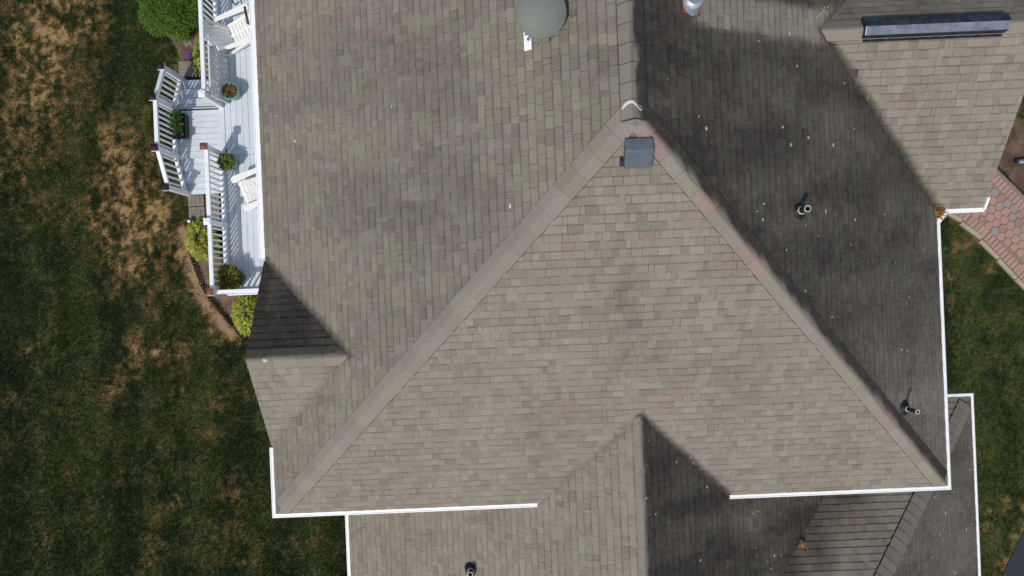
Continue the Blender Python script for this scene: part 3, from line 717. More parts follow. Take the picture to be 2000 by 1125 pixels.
b = FLUE; fl = subthing('flue_pipe', b, 'galvanised flue pipe with rusty flashing at the top edge'); u, v = S['main_e'].st(b); n = 24
ring = [(math.cos(6.2832*k/n), math.sin(6.2832*k/n)) for k in range(n)]
sl_ = S['main_e']
mb = MB(); mb.add([sl_.pt(u+a, v+c, .018) for a, c in ((-.13,-.15),(.13,-.15),(.13,.15),(-.13,.15))], [(0,1,2,3)]); mb.build('base_flashing', M['rust'], fl)
mb = MB(); vs_ = [sl_.pt(u+a*.145, v+c*.145, .022) for a, c in ring]+[b+Vector(((sl_.a*a+sl_.b*c).x*.095, (sl_.a*a+sl_.b*c).y*.105, .16)) for a, c in ring]
mb.add(vs_, [(k, (k+1) % n, (k+1) % n+n, k+n) for k in range(n)]); mb.build('cone_flashing', M['galv'], fl, True)
mb = MB(); mb.lathe([(.075,.05),(.075,.62),(.068,.62),(.068,.3)], b, 24); mb.build('pipe', M['galv'], fl, True)
mb = MB(); mb.lathe([(.115,.15),(.08,.20),(.076,.20)], b, 24); mb.build('storm_collar', M['galv'], fl, True)
mb = MB(); mb.lathe([(.14,.66),(.13,.68),(.03,.74),(0,.745)], b, 24); mb.build('rain_cap', M['galv'], fl, True)

# ------------------------------------------------------------------ satellite dish
sl_ = S['main_w']; foot = sl_.hit(1032, 78, .02)
dsh = thing('satellite_dish', foot, 'grey satellite dish seen from behind with a rusty white foot on the west slope', 'satellite dish')
dc = at(1057, 24, 8.86); ax = Vector((-.05, -.30, 1)).normalized(); rot = ax.to_track_quat('Z', 'Y').to_matrix()
mb = MB(); prof = [(0,.045),(.08,.042),(.15,.034),(.21,.021),(.25,.007),(.262,0.0),(.285,-.004),(.289,-.010),(.285,-.016),(.25,-.006),(.15,.022),(0,.033)]
vs_ = []
mb.lathe([(max(r, .0005), z) for r, z in prof], dc, 48, 0, rot)
mb.build('reflector', M['dish'], dsh, True)
mb = MB(); mb.tube([foot+Vector((0,0,.02)), foot+Vector((.02,.02,.22)), dc-ax*.06], .02, 10); mb.build('mast', M['galv'], dsh, True)
mb = MB(); mb.bar(dc-ax*.02+rot @ Vector((0,.2,0)), dc-ax*.02+rot @ Vector((0,.34,-.28)), .03, .03); mb.bar(dc-ax*.02+rot @ Vector((0,.34,-.28)), dc-ax*.28+rot @ Vector((0,.20,-.05)), .06, .06); mb.build('feed_arm', M['galv'], dsh)
mb = MB(); u, v = sl_.st(foot)
mb.add([sl_.pt(u+a, v+c, h) for h in (.014,.022) for a, c in ((-.135,-.05),(.12,-.05),(.12,.055),(-.135,.055))], BOXF); mb.build('foot_plate', M['white'], dsh)
mb = MB(); mb.add([sl_.pt(u+a*1.0-.085, v+c-.005, .0235) for a, c in ((-.03,-.028),(0,-.02),(.022,-.03),(.03,.0),(.02,.03),(-.01,.018),(-.028,.026))], [tuple(range(7))]); mb.build('rust_spot', M['rust'], dsh)
mb = MB()
for (px, py, L) in ((1112,30,3),(1118,32,4),(1124,30,3),(1075,78,4),(1080,75,3),(1073,82,2),(1052,88,3),(1044,90,3)):
    q = sl_.hit(px, py); u_, v_ = sl_.st(q); r_ = L/150
    mb.add([sl_.pt(u_+r_*random.uniform(-1,1), v_+r_*random.uniform(-.6,.6), .016+.001*k) for k in range(5)], [(0,1,2),(0,2,3),(1,3,4)])
tag(mb.build('tar_smear', M['black'], roof), kind='stuff')

# ------------------------------------------------------------------ deck
ZD, ZL = .75, .58                       # deck and landing levels
DXO = -6.47; LX0, LX1 = -7.56, -6.44; LYA, LYB = 3.30, 4.42; DYS = .12
deck = thing('deck', (-5.5, 3.5, 0), 'pale grey deck with white railings along the west wall', 'deck')
BW = .134
x = DXO+.02
k = 0
SEAM = at(466, 296, ZD).y
mb = MB(); mb.box(((DXO+xw)/2+.07, SEAM, ZD-.0125), (xw-DXO-.15, .135, .031)); mb.build('deck_board', M['deckwhite_x'], deck, False, .004)
mb = MB(); mb.box((DXO+.055, (DYS+9)/2, ZD-.0125), (.13, 9-DYS, .031)); mb.build('deck_board', M['deckwhite'], deck, False, .004)
x = DXO+.127
while x+BW < xw:
    for y0, y1 in ((DYS+.002, SEAM-.071), (SEAM+.071, 9.0)):
        mb = MB(); dz = random.uniform(-.0015,.0015); mb.box((x+BW/2, (y0+y1)/2, ZD-.0125+dz), (BW-.005, y1-y0, .025)); mb.build('deck_board', M['deckwhite'], deck, False, .003)
    x += BW
y = LYA
while y+BW <= LYB+.03:
    mb = MB(); mb.box(((LX0+LX1)/2-.02, y+BW/2, ZL-.0125), (LX1-LX0-.06, BW-.005, .025)); mb.build('landing_board', M['deckwhite_x'], deck, False, .003); y += BW
mb = MB(); mb.box((DXO-.002, (LYA+LYB)/2, (ZD+ZL)/2-.02), (.02, LYB-LYA, ZD-ZL)); mb.build('riser', M['deckwhite'], deck)
TR, TS = .262, .165
for sgn, yb in ((1, LYB), (-1, LYA)):
    for i in range(3):
        yc = yb+sgn*(TR*(i+.5)); z = ZL-TS*(i+.72) if i else ZL-TS*.8
        z = ZL-(i+1)*.145
        for j in (-1, 1):
            mb = MB(); mb.box(((LX0+LX1)/2-.02, yc+j*TR/4, z-.0125), (LX1-LX0-.10, TR/2-.005, .025)); mb.build('tread', M['deckwhite_x'], deck, False, .004)
        mb = MB(); mb.box(((LX0+LX1)/2-.02, yb+sgn*(TR*i+.008), z+.055), (LX1-LX0-.12, .018, .12)); mb.build('riser', M['deckwhite_x'], deck)
    for xx in (LX0+.0, LX1-.03):
        mb = MB(); p = [(xx-.02,yb-sgn*.05,ZL-.15),(xx-.02,yb+sgn*.79,.0),(xx-.02,yb+sgn*.79,.14),(xx-.02,yb-sgn*.05,ZL-.02)]
        mb.add([Vector(v)+Vector((d,0,0)) for d in (0,.04) for v in p], [(0,1,2,3),(7,6,5,4),(0,4,5,1),(1,5,6,2),(2,6,7,3),(3,7,4,0)]); mb.build('stringer', M['railwhite'], deck)
mb = MB(); mb.box(((DXO+xw)/2, DYS-.012, ZD-.14), (xw-DXO-.02, .022, .24)); mb.build('skirt_board', M['railwhite'], deck)
mb = MB(); mb.box((DXO-.016, (DYS+LYA)/2-.02, ZD-.14), (.022, LYA-DYS-.04, .24)); mb.build('skirt_board', M['railwhite'], deck)
mb = MB(); mb.box((DXO-.016, (LYB+9)/2+.02, ZD-.14), (.022, 9-LYB-.04, .24)); mb.build('skirt_board', M['railwhite'], deck)
mb = MB(); mb.box((LX0-.01, (LYA+LYB)/2, ZL-.13), (.022, LYB-LYA, .2)); mb.build('skirt_board', M['railwhite'], deck)

def post(x, y, z0, h, cap, label=None):
    mb = MB(); mb.box((x, y, z0+h/2-.15), (.105, .105, h+.3)); o = mb.build('post', M['railwhite'], deck, False, .006)
    mb = MB(); c = .073
    mb.add([(x-c,y-c,z0+h),(x+c,y-c,z0+h),(x+c,y+c,z0+h),(x-c,y+c,z0+h),(x-c,y-c,z0+h+.035),(x+c,y-c,z0+h+.035),(x+c,y+c,z0+h+.035),(x-c,y+c,z0+h+.035)]
           +[(x-.02,y-.02,z0+h+(.085 if cap != 'railwhite' else .045)),(x+.02,y-.02,z0+h+(.085 if cap != 'railwhite' else .045)),(x+.02,y+.02,z0+h+(.085 if cap != 'railwhite' else .045)),(x-.02,y+.02,z0+h+(.085 if cap != 'railwhite' else .045))],
           [(3,2,1,0),(0,1,5,4),(1,2,6,5),(2,3,7,6),(3,0,4,7),(4,5,9,8),(5,6,10,9),(6,7,11,10),(7,4,8,11),(8,9,10,11)])
    k = mb.build('post_cap', M[cap], o)
    if label: tag(k, label)
    if cap != 'railwhite':
        mb = MB(); mb.box((x, y, z0+h-.02), (.16, .16, .03)); mb.build('cap_trim', M['railwhite'], o, False, .004)
def railing(x0, y0, z0, x1, y1, z1, hgt=.92, pitch=.128):
    g = thing('railing', (x0, y0, z0), None, None); g.parent = deck; g.matrix_parent_inverse = Matrix.Translation(-wloc(deck))
    p0, p1 = Vector((x0,y0,z0)), Vector((x1,y1,z1)); d = (p1-p0); L = Vector((d.x,d.y,0)).length; e = d/L*.055
    p0 = p0+e; p1 = p1-e; up = Vector((0,0,1))
    mb = MB(); mb.bar(p0+up*(hgt-.02), p1+up*(hgt-.02), .085, .04); o = mb.build('top_rail', M['railwhite'], g, False, .008)
    mb = MB(); mb.bar(p0+up*(hgt-.075), p1+up*(hgt-.075), .04, .068); mb.build('rail_web', M['railwhite'], g)
    mb = MB(); mb.bar(p0+up*.10, p1+up*.10, .08, .06); mb.build('bottom_rail', M['railwhite'], g, False, .005)
    n = max(2, round((L-.1)/pitch))
    for k in range(n):
        q = p0.lerp(p1, (k+.5)/n); mb = MB(); mb.box(q+up*(hgt/2+.01), (.036, .036, hgt-.23), math.atan2(d.y, d.x)); mb.build('baluster', M['railwhite'], g)
RH = .92
px0 = DXO+.055
post(px0, LYB-.02, ZD, 1.0, 'railwhite'); post(px0, LYA-.02, ZD, 1.02, 'capcopper', 'copper post cap beside the landing opening')
post(px0, at(420,432,ZD+1).y, ZD, 1.0, 'railwhite'); post(px0, DYS+.06, ZD, 1.02, 'capcopper', 'reddish copper post cap at the deck corner')
ym = at(420,432,ZD+1).y
railing(px0, 9.0, ZD, px0, LYB-.02, ZD); railing(px0, LYA-.02, ZD, px0, ym, ZD); railing(px0, ym, ZD, px0, DYS+.06, ZD)
railing(px0, DYS+.06, ZD, xw, DYS+.06, ZD)
for yy, zz in ((LYB, ZL), (LYA+.03, ZL), (LYB+.79, ZL-.43), (LYA-.76, ZL-.43)): post(LX0+.03, yy, zz, 1.05, 'capdark')
railing(LX0+.03, LYB, ZL, LX0+.03, LYA+.03, ZL, .96); railing(LX0+.03, LYB, ZL, LX0+.03, LYB+.79, ZL-.43, .96); railing(LX0+.03, LYA+.03, ZL, LX0+.03, LYA-.76, ZL-.43, .96)

# lattice panel leaning on the railing
l0 = at(432, 204, ZD); l1 = at(424, 92, ZD)
lp = thing('lattice_panel', (px0+.16, (l0.y+l1.y)/2, ZD), 'white diagonal lattice panel leaning on the inside of the deck railing', 'lattice panel')
ya, yb_ = LYB+.02, l1.y; hh = .78
def lat(yv, zv, off=0.0): return Vector((px0+.19-.10*zv/hh+off, yv, ZD+.01+zv))
mb = MB()
for (a, b_) in (((ya,.02),(yb_,.02)),((ya,hh),(yb_,hh))): mb.bar(lat(*a), lat(*b_), .03, .04, (1,0,.1))
for yv in (ya, yb_): mb.bar(lat(yv,.04), lat(yv,hh-.02), .03, .04, (1,0,.1))
mb.build('frame', M['lattice'], lp)
mb = MB()
for sgn, off in ((1,.006), (-1,-.006)):
    c = -hh
    while c < (yb_-ya)+hh:
        y0_, y1_ = ya+c, ya+c+sgn*hh
        if sgn < 0: y0_, y1_ = ya+c+hh, ya+c
        z0_, z1_ = 0.0, hh
        def cl_(yv, zv, y2, z2):
            for lim, s_ in ((ya, 1), (yb_, -1)):
                if (yv-lim)*s_ < 0:
                    if (y2-lim)*s_ <= 0: return None
                    t = (lim-yv)/(y2-yv); yv, zv = lim, zv+(z2-zv)*t
            return yv, zv
        a = cl_(y0_, z0_, y1_, z1_); b_ = cl_(y1_, z1_, y0_, z0_)
        if a and b_ and abs(a[0]-b_[0]) > .03: mb.bar(lat(a[0], a[1], off), lat(b_[0], b_[1], off), .028, .008, (1,0,.1))
        c += .085
mb.build('lattice', M['lattice'], lp)

# ------------------------------------------------------------------ resin chairs
def make_chair(label):
    t = thing('adirondack_chair', (0,0,0), label, 'chair', 'white chairs on the deck')
    def seat_z(x): return .40-.16*(.30-x)/.60+ (-.05*sst(.22,.32,x))
    for k in range(7):
        x = .30-k*.083
        for sgn in (-1, 1):
            mb = MB(); mb.bar((x-.037, sgn*.123, seat_z(x-.037)), (x+.037, sgn*.123, seat_z(x+.037)), .205, .022); mb.build('seat_slat', M['resin'], t, False, .005)
    for y, w_ in ((0,.05),(.245,.05),(-.245,.05)):
        mb = MB()
        for k in range(6):
            xa, xb = -.26+k*.10, -.26+(k+1)*.10; mb.bar((xa,y,seat_z(xa)-.014), (xb,y,seat_z(xb)-.014), w_, .05)
        mb.build('seat_rail', M['resin'], t)
    n = 7
    for k in range(n):
        f = (k-(n-1)/2)/((n-1)/2); top = .80-.22*f*f
        mb = MB(); yb, yt = f*.185, f*.305
        w0, w1 = .062, .106
        b0 = Vector((-.24-.02*(1-f*f), yb, .25)); b1 = Vector((-.24-.50*top-.05*(1-f*f), yt*1.08, .25+.84*top))
        mb.add([b0+Vector((0,-w0/2,0)), b0+Vector((0,w0/2,0)), b1+Vector((0,w1/2,-.05*f if f > 0 else 0)), b1+Vector((0,-w1/2,.05*f if f < 0 else 0)),
                b0+Vector((-.02,-w0/2,-.01)), b0+Vector((-.02,w0/2,-.01)), b1+Vector((-.02,w1/2,-.01-(.05*f if f > 0 else 0))), b1+Vector((-.02,-w1/2,-.01+(.05*f if f < 0 else 0)))],
               [(0,1,2,3),(7,6,5,4),(0,4,5,1),(1,5,6,2),(2,6,7,3),(3,7,4,0)])
        mb.build('back_slat', M['resin'], t)
    mb = MB(); mb.bar((-.50,-.25,.50),(-.50,.25,.50),.04,.05); mb.build('back_brace', M['resin'], t)
    mb = MB(); mb.bar((-.68,-.24,.77),(-.68,.24,.77),.03,.04); mb.build('back_brace', M['resin'], t)
    for s in (-1, 1):
        mb = MB(); pts = [(.38,.27),(.40,.31),(.38,.40),(.30,.42),(-.35,.38),(-.42,.34),(-.42,.29)]
        pts = [(a, b*s) for a, b in pts];  pts = pts if s > 0 else pts[::-1]
        mb.prism(pts, .545, .575); mb.build('arm', M['resin'], t, False, .008)
        mb = MB(); mb.bar((.30,s*.315,0), (.30,s*.315,.548), .05, .10, (1,0,0)); mb.build('leg', M['resin'], t, False, .006)
        mb = MB(); mb.bar((-.55,s*.275,.04), (.30,s*.275,.36), .045, .09); mb.build('leg', M['resin'], t, False, .006)
    return t
def place(t, x, y, z, a):
    t.rotation_euler = (0,0,0); t.location = (x, y, z); t.rotation_euler.z = R(a)
c1 = make_chair('white chair with its fanned back against the deck railing, near the top edge')
c2 = copy_tree(c1); c2['label'] = 'white chair half hidden under the roof edge, south of the landing'
p = at(466, 58, ZD+.35); place(c1, p.x+.05, p.y-.02, ZD, 20)
p = at(477, 381, ZD+.35); place(c2, p.x+.30, p.y+.12, ZD, 201)

# teal patio seat cut by the top edge
p = at(477, 4, ZD+.4)
tc = thing('patio_chair', (p.x+.12, p.y+.25, ZD), 'pale teal patio chair with dark metal legs, cut by the top edge', 'chair')
bx, by = p.x+.12, p.y+.25
mb = MB(); mb.prism([(bx+.25*math.cos(6.283*k/16)*(1.1 if k % 2 else 1.08), by+.25*math.sin(6.283*k/16)) for k in range(16)], ZD+.42, ZD+.445); mb.build('seat', M['tealseat'], tc, False, .008)
for k in range(5):
    a = -.5+.25*k; mb = MB(); mb.bar((bx+.26*math.cos(a+1.2),by+.26*math.sin(a+1.2),ZD+.43), (bx+.33*math.cos(a+1.2),by+.33*math.sin(a+1.2),ZD+.86), .07, .015); mb.build('back_slat', M['tealseat'], tc)
for dx, dy in ((-.24,-.24),(.24,-.24),(.24,.24),(-.24,.24)):
    mb = MB(); mb.tube([(bx+dx*.8,by+dy*.8,ZD+.42),(bx+dx*1.15,by+dy*1.15,ZD)], .013, 8); mb.build('leg', M['black'], tc)
a = at(452,0,ZD+.05); b = at(459,10,ZD+.05); c = at(466,3,ZD+.3)
bb = thing('folded_umbrella', at(484, 44, ZD+.4), 'dark folded parasol leaning by the white gutter, near the top edge', 'parasol')
mb = MB(); a0_ = at(478,14,ZD+.95); a1_ = at(484,45,ZD+.45); mb.tube([a0_, a0_.lerp(a1_,.5), a1_], .028, 10); mb.build('cover', M['potblack'], bb, True)
mb = MB(); mb.tube([a1_, (a1_.x+.03,a1_.y-.06,ZD)], .014, 8); mb.build('pole', M['black'], bb)
st_ = thing('strap', a, 'thin black bent strap lying on the deck at the top edge', 'strap')
mb = MB(); mb.tube([at(450,-6,ZD+.02), at(455,5,ZD+.02), at(459,10,ZD+.025), at(466,3,ZD+.05)], .011, 6); mb.build('band', M['black'], st_)

# ------------------------------------------------------------------ plants
def leafm(mb, base, direc, L, w, col, droop=.3, fold=.12):
    """one folded leaf: 2 quads + tip"""
    d = Vector(direc).normalized(); s = d.cross(Vector((0,0,1))); s = s.normalized() if s.length > .01 else Vector((1,0,0)); u = s.cross(d).normalized()
    b = Vector(base); m = b+d*L*.5+u*L*.06; t = b+d*L-Vector((0,0,L*droop)); f = u*w*fold
    c2 = tuple(x*.82 for x in col)
    mb.add([b, m-s*w/2+f, m, m+s*w/2+f, t], [(0,2,1),(0,3,2),(1,2,4),(2,3,4)], 0, [(*c2,1),(*col,1),(*c2,1),(*col,1),(*col,1)])
def vary(c, k=.25):
    r = random.uniform(1-k, 1+k); return tuple(clamp(x*r*random.uniform(.92,1.08)) for x in c)
def mound(name, c, rx, ry, h, n, L, w, cols, label, cat, group=None, up=.5, inner=.45, lump=.18, sp=.45):
    t = thing(name, c, label, cat, group); mb = MB()
    for _ in range(n):
        a = random.random()*6.2832; e = math.acos(random.random()); k = random.uniform(inner, 1.0)**.5
        dirv = Vector((math.sin(e)*math.cos(a), math.sin(e)*math.sin(a), math.cos(e)))
        lp_ = 1+lump*fbm(dirv.x*2.6+c[0], dirv.y*2.6+c[1], dirv.z*2.6, 3)
        p = Vector(c)+Vector((dirv.x*rx*k*lp_, dirv.y*ry*k*lp_, .02+dirv.z*h*k*lp_))
        dd = (dirv+Vector((random.gauss(0,sp), random.gauss(0,sp), up+random.gauss(0,.35))))
        col = random.choice(cols); leafm(mb, p, dd, L*random.uniform(.6,1.25), w*random.uniform(.7,1.2), vary(col), random.uniform(.05,.35))
    mb.build('foliage', M['leaf'], t)
    mb = MB()
    for k in range(5):
        a = k*1.26; mb.tube([Vector(c)-Vector((0,0,.02)), Vector(c)+Vector((rx*.45*math.cos(a), ry*.45*math.sin(a), h*.55))], .012+.012*rx, 6)
    mb.build('stems', M['wire'], t); return t
G1, G2, G3 = (.12,.235,.025), (.085,.18,.018), (.17,.29,.04)
p = at(331, -6, .55); mound('globe_shrub', (p.x, p.y, 0), .80, .86, 1.05, 22000, .085, .017, [G1,G1,G2,G3,(.045,.105,.012),(.06,.13,.015)], 'bright green dense rounded shrub at the top edge beside the deck', 'shrub', None, .25, .5, .2, .85)
Y1, Y2, Y3 = (.32,.34,.05), (.23,.29,.04), (.42,.40,.08)
def hosta(px, py, rx, ry, n, label):
    p = at(px, py, .2); t = thing('hosta', (p.x, p.y, 0), label, 'plant'); mb = MB()
    for _ in range(n):
        a = random.random()*6.2832; k = math.sqrt(random.random()); x, y = k*rx*math.cos(a), k*ry*math.sin(a)
        z = .12+.30*(1-k*k)*random.uniform(.6,1.1)
        dd = Vector((math.cos(a+random.gauss(0,.6))*(.4+k), math.sin(a+random.gauss(0,.6))*(.4+k)-.15, random.uniform(-.1,.55)))
        leafm(mb, (p.x+x, p.y+y, z), dd, random.uniform(.10,.19), random.uniform(.035,.06), vary(random.choice((Y1,Y1,Y2,Y3))), random.uniform(.1,.5), .2)
    mb.build('foliage', M['leaf'], t)
    mb = MB()
    for k in range(9):
        a = k*.7; mb.tube([(p.x,p.y,.0),(p.x+rx*.5*math.cos(a),p.y+ry*.5*math.sin(a),.22)], .008, 5)
    mb.build('stems', M['wire'], t)
hosta(393, 466, .31, .43, 560, 'yellow-green leafy clump against the railing beside the grey paving blocks')
hosta(486, 612, .33, .44, 560, 'yellow-green leafy clump between the deck corner and the dark gable roof')
hosta(398, 112, .20, .33, 190, 'yellow-green leafy clump behind the railing beside the purple flower')
p = at(371, 113, .1); fl_ = thing('flower', (p.x,p.y,0), 'small purple flower in the mulch north of the deck steps', 'flower'); mb = MB()
for _ in range(34): leafm(mb, (p.x+random.gauss(0,.04), p.y+random.gauss(0,.035), .16+random.random()*.05), (random.gauss(0,1), random.gauss(0,1), .5), .06, .045, vary((.24,.06,.50)), .1)
mb.build('petals', M['leaf'], fl_)
mb = MB()
for _ in range(50): leafm(mb, (p.x+random.gauss(.04,.06), p.y+random.gauss(-.01,.05), .08+random.random()*.05), (random.gauss(0,1), random.gauss(0,1), .4), .08, .02, vary((.03,.05,.018)), .2)
mb.build('leaves', M['leaf'], fl_)
p = at(296, 242, .05); mound('grass_clump', (p.x, p.y, 0), .13, .42, .22, 900, .13, .012, [(.10,.13,.02),(.14,.15,.03),(.20,.13,.03)], 'narrow grassy clump outside the landing railing', 'plant', None, .6, .2)
p = at(293, 217, .05); ob = MB(); ob.box((p.x, p.y, .045), (.22, .10, .10), .05); tag(ob.build('brick', M['brick_edge'], None, False, .006), 'dark red brick on the lawn outside the landing railing', 'brick')

def pot(px, py, r, h, mat, label, leafs, n, spread, L, w, z=ZD, hgt=.16, off=0.0):
    p = at(px, py, z+h); b = Vector((p.x, p.y, z)); t = thing('potted_plant', b, label, 'potted plant', 'potted plants on the deck')
    mb = MB(); mb.lathe([(.001,.0),(r*.72,.0),(r*.82,h*.4),(r*.93,h*.88),(r*1.02,h*.89),(r*1.02,h),(r*.92,h),(r*.88,h*.84)], b, 28); mb.build('pot', M[mat], t, True)
    mb = MB(); mb.lathe([(r*.885,h*.85),(r*.4,h*.88),(.001,h*.89)], b, 20); mb.build('soil', M['soil'], t, True)
    mb = MB()
    for _ in range(n):
        a = random.random()*6.2832; k = math.sqrt(random.random()); q = b+Vector((off+k*spread*math.cos(a)*.8, k*spread*math.sin(a)*.8, h*.88+hgt*random.random()*(1-.5*k)))
        leafm(mb, q, (math.cos(a)*(.3+k)+random.gauss(0,.4), math.sin(a)*(.3+k)+random.gauss(0,.4), random.uniform(.1,.9)), L*random.uniform(.6,1.2), w*random.uniform(.7,1.2), vary(random.choice(leafs)), random.uniform(0,.3))
    mb.build('foliage', M['leaf'], t); return t
pot(449, 177, .185, .34, 'teal', 'teal pot with low red and green leaves beside the lattice panel', [(.16,.17,.04),(.22,.10,.045),(.12,.15,.04),(.25,.16,.07)], 220, .16, .06, .03, ZD, .08)
pot(444, 316, .175, .34, 'teal', 'teal pot with a tall green plant beside the copper-capped post', [(.09,.17,.03),(.13,.20,.035),(.20,.20,.05)], 420, .19, .085, .026, ZD, .28)
pot(452, 544, .245, .38, 'potblack', 'large black pot with a spiky yellow-green shrub in the deck corner', [(.13,.15,.02),(.19,.18,.028),(.25,.21,.04),(.05,.06,.012)], 800, .30, .14, .018, ZD, .34, -.07)
p = at(348, 246, ZL+.2); bx_ = thing('planter_box', (p.x, p.y, ZL), 'black rectangular planter box with leafy seedlings on the landing', 'planter')
mb = MB(); wx, wy, hh_ = .17, .285, .2
mb.add([(p.x+a*wx*s, p.y+b*wy*s, z) for a, b, s, z in [(a,b,s,z) for s, z in ((.9,ZL+.002),(1,ZL+hh_),(.93,ZL+hh_),(.9,ZL+hh_-.04)) for a, b in ((-1,-1),(1,-1),(1,1),(-1,1))]],
       [(3,2,1,0)]+[(j*4+k, j*4+(k+1) % 4, j*4+4+(k+1) % 4, j*4+4+k) for j in range(3) for k in range(4)]); mb.build('trough', M['potblack'], bx_)
mb = MB(); mb.box((p.x, p.y, ZL+hh_-.05), (wx*1.84, wy*1.84, .02)); mb.build('soil', M['soil'], bx_)
mb = MB()
for _ in range(300):
    cx, cy = random.choice(((.0,.10),(.02,.24),(-.04,0),(.05,-.06),(.0,.3),(-.02,.15)))
    q = Vector((p.x+cx+random.gauss(0,.05), p.y+cy+random.gauss(0,.06)-.03, ZL+hh_-.02+random.random()*.16))
    leafm(mb, q, (random.gauss(0,1), random.gauss(.15,1), random.uniform(.1,.8)), random.uniform(.04,.09), random.uniform(.02,.042), vary(random.choice(((.10,.22,.03),(.14,.28,.045),(.07,.15,.025)))), .2)
for dx, dy, c in ((.03,-.02,(.55,.36,.26)),(.09,-.12,(.42,.36,.20)),(.12,-.21,(.45,.34,.18)),(-.06,-.20,(.30,.24,.15))):
    for k in range(7): leafm(mb, (p.x+dx, p.y+dy, ZL+hh_+.06), (math.cos(k*.9), math.sin(k*.9), .25), .035, .03, vary(c, .1), .1)
mb.build('foliage', M['leaf'], bx_)

# paving blocks at the foot of the steps
def slab(px0, py0, px1, py1, label, seedv, rz=0.0, nx_=4, ny_=4):
    rnd = random.Random(seedv); a, b = at(px0, py0), at(px1, py1); x0, x1, y1, y0 = a.x, b.x, a.y, b.y
    cx, cy = (x0+x1)/2, (y0+y1)/2
    t = thing('paving_slab', (cx, cy, 0), label, 'paving slab'); sx, sy = abs(x1-x0), abs(y1-y0)
    mb = MB(); mb.box((cx, cy, .022), (sx-.01, sy-.01, .05), rz); mb.build('base', M['sand'], t)
    grid_ = [[0]*nx_ for _ in range(ny_)]
    for j in range(ny_):
        for i in range(nx_):
            if grid_[j][i]: continue
            w_, h_ = (2,1) if rnd.random() < .55 and i+1 < nx_ and not grid_[j][i+1] else (1,1)
            if (w_, h_) == (1,1) and j+1 < ny_ and rnd.random() < .6: h_ = 2
            for jj in range(h_):
                for ii in range(w_): grid_[j+jj][i+ii] = 1
            lx, ly = (i+w_/2)/nx_*sx-sx/2, (j+h_/2)/ny_*sy-sy/2
            X = cx+lx*math.cos(rz)-ly*math.sin(rz); Y = cy+lx*math.sin(rz)+ly*math.cos(rz)
            mb = MB(); mb.box((X, Y, .045+rnd.uniform(-.003,.003)), (w_*sx/nx_-.012, h_*sy/ny_-.012, .03), rz); mb.build('block', M['paver_grey'], t, False, .004)
slab(368, 376, 401, 403, 'grey block paving slab at the foot of the south steps, next to the bottom tread', 3)
slab(370, 405, 403, 432, 'grey block paving slab between the south steps and the yellow-green clump', 5)
slab(402, 376, 432, 430, 'grey paving slab seen through the balusters south of the steps', 6)
slab(350, 121, 387, 150, 'grey block paving slab at the foot of the north steps', 8)
slab(388, 122, 420, 150, 'shaded grey paving slab under the yellow-green clump', 9)
slab(360, 77, 376, 91, 'small tilted stepping stone beside the bright green shrub', 11, .42, 1, 1)
# garden lantern on the paving
p = at(373, 432, .1); t = thing('garden_lantern', (p.x, p.y, 0), 'small black and white garden lantern beside the paving', 'lantern')
mb = MB(); mb.box((p.x, p.y, .11), (.075, .075, .1)); mb.build('lamp_glass', M['lampglass'], t, False, .006)
mb = MB(); mb.box((p.x+.012, p.y+.012, .172), (.11, .11, .02)); mb.build('hood', M['black'], t, False, .005)
mb = MB(); mb.box((p.x, p.y, .03), (.09, .09, .06)); mb.build('base', M['black'], t)
mb = MB(); mb.box((p.x-.01, p.y-.012, .188), (.06, .06, .012)); mb.build('solar_panel', M['lampglass'], t)
# landscape light in the east bed
p = at(1992, 316, .12); t = thing('spotlight', (p.x, p.y, 0), 'blue-grey garden spotlight in the mulch by the red pavers', 'spotlight')
mb = MB(); rt = Vector((1,-.1,.25)).to_track_quat('Z','Y').to_matrix(); mb.lathe([(.02,-.06),(.05,-.05),(.06,.0),(.065,.16),(.055,.16),(.05,.12),(.001,.12)], (p.x,p.y,.15), 18, 0, rt); mb.build('lamp_body', M['bluegrey'], t, True)
mb = MB(); mb.box((p.x-.05, p.y+.03, .08), (.07, .09, .10), .4); mb.build('bracket', M['black'], t, False, .01)
mb = MB(); mb.tube([(p.x-.03,p.y,-.05),(p.x-.03,p.y,.12)], .012, 8); mb.build('stake', M['black'], t)

# wire edging hoops round the south bed
t = thing('bed_edging', at(398,552), 'dark wire hoop edging along the curved mulch bed', 'garden edging')
pl = [at(x, y) for x, y in ((374,488),(381,510),(388,532),(398,556),(412,580),(428,600),(444,620),(456,634),(466,646),(480,664))]
for p, d in resample(pl, .085):
    q = Vector((-d.y, d.x, 0)); pts = []
    h_ = random.uniform(.17, .20); tilt = q*random.uniform(-.02,.02)
    for k in range(9):
        a = math.pi*k/8; pts.append(p+d*(.065*math.cos(a))+tilt*math.sin(a)+Vector((0,0,.01+h_*math.sin(a)**.6 if 0 < k < 8 else -.02)))
    mb = MB(); mb.tube(pts, .013, 5); mb.build('hoop', M['wire'], t)
for zz in (.05, .11):
    mb = MB(); mb.tube([p_+Vector((0,0,zz)) for p_ in pl], .009, 5); mb.build('rail', M['wire'], t)

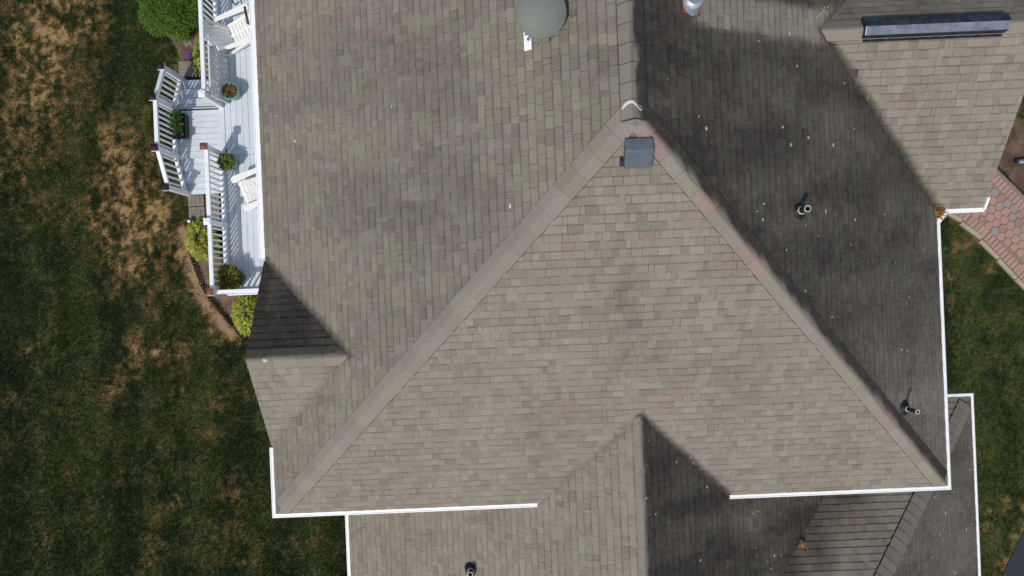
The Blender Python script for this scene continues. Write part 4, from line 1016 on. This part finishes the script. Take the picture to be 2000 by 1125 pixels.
# leaf litter in the gutter corner and in the front valley
def litter(p, r, n, cols, label):
    t = thing('leaf_litter', p, None, None); mb = MB()
    for _ in range(n):
        q = Vector(p)+Vector((random.gauss(0,r), random.gauss(0,r), random.random()*.05)); leafm(mb, q, (random.gauss(0,1),random.gauss(0,1),random.gauss(0,.4)), random.uniform(.03,.06), random.uniform(.015,.03), vary(random.choice(cols), .35), .1)
    mb.build('leaves', M['leaf'], t); return tag(t, label, 'leaf litter')
p = S['wing_s'].hit(1834, 415, .03); litter(p, .042, 190, [(.38,.20,.05),(.30,.14,.035),(.45,.27,.09),(.20,.10,.03)], 'clump of orange-brown dead leaves in the gutter corner')
p = S['front_n'].hit(1567, 1062, .03); litter(p, .028, 46, [(.50,.27,.10),(.40,.20,.08),(.30,.18,.07)], 'few dry orange leaves caught in the dark front valley')

# ------------------------------------------------------------------ grass
def grass():
    rng = np.random.default_rng(5); N = 150000; cnt = 0
    V = np.zeros((N*9, 3), np.float32); C = np.zeros((N*9, 4), np.float32)
    houses = [(XW+.2, XE-.2, YS+.2, YN), (LXW+.2, SX-.2, LYS, SY-.2), (XE-.5, WXE-.2, WY0+.2, 2*WYR-WY0)]
    decks = [(DXO, xw, DYS, 9), (LX0, LX1, LYA-.8, LYB+.8)]
    left = int(N*.86)
    for i in range(N):
        if i < left: x, y = rng.uniform(-13.2, -3.5), rng.uniform(-7.6, 7.6)
        else: x, y = rng.uniform(9.4, 13.4), rng.uniform(-8.0, 4.2)
        if any(a < x < b and c < y < d for a, b, c, d in decks+houses): continue
        if -5 < x < 0 and y > -2.2: continue
        if x > 9 and (inside((x, y), WALK) or inside((x, y), DRIVE) or inside((x, y), BED_E)): continue
        if -9 < x < -4.6 and (inside((x, y), BED_N) or inside((x, y), BED_S)): continue
        col, d = lawn_col(x, y)
        if d > .8 and rng.random() < (d-.7)*1.5: continue
        if x > 9 and min(seg_dist(x, y, a, b) for a, b in zip(CURB[3:10], CURB[4:11])) < .09: continue
        for b in range(3):
            a = rng.uniform(0, 6.283); L = rng.uniform(.03, .062); w = rng.uniform(.006, .012); ln = rng.uniform(.3, 1.0)
            cx, cy = x+rng.normal(0, .02), y+rng.normal(0, .02); ca, sa = math.cos(a), math.sin(a); k = cnt*9+b*3
            V[k] = (cx-sa*w, cy+ca*w, 0); V[k+1] = (cx+sa*w, cy-ca*w, 0); V[k+2] = (cx+ca*L*ln, cy+sa*L*ln, L*1.0)
            s = rng.uniform(.75, 1.45); r_ = rng.normal(0, .06)
            C[k:k+3] = (col[0]*s*(1+r_), col[1]*s, col[2]*s*(1-r_), 1)
        cnt += 1
    nv = cnt*9; me = bpy.data.meshes.new('grass'); me.vertices.add(nv); me.vertices.foreach_set('co', V[:nv].ravel())
    nt = nv//3; me.loops.add(nv); me.loops.foreach_set('vertex_index', np.arange(nv, dtype=np.int32)); me.polygons.add(nt)
    me.polygons.foreach_set('loop_start', np.arange(0, nv, 3, dtype=np.int32)); me.polygons.foreach_set('loop_total', np.full(nt, 3, np.int32))
    me.update(calc_edges=True); at_ = me.attributes.new('tint', 'FLOAT_COLOR', 'POINT'); at_.data.foreach_set('color', C[:nv].ravel())
    me.materials.append(M['blade']); tag(link('grass', me), 'dark green mown grass with straw-coloured dry patches', 'grass', None, 'stuff')
grass()
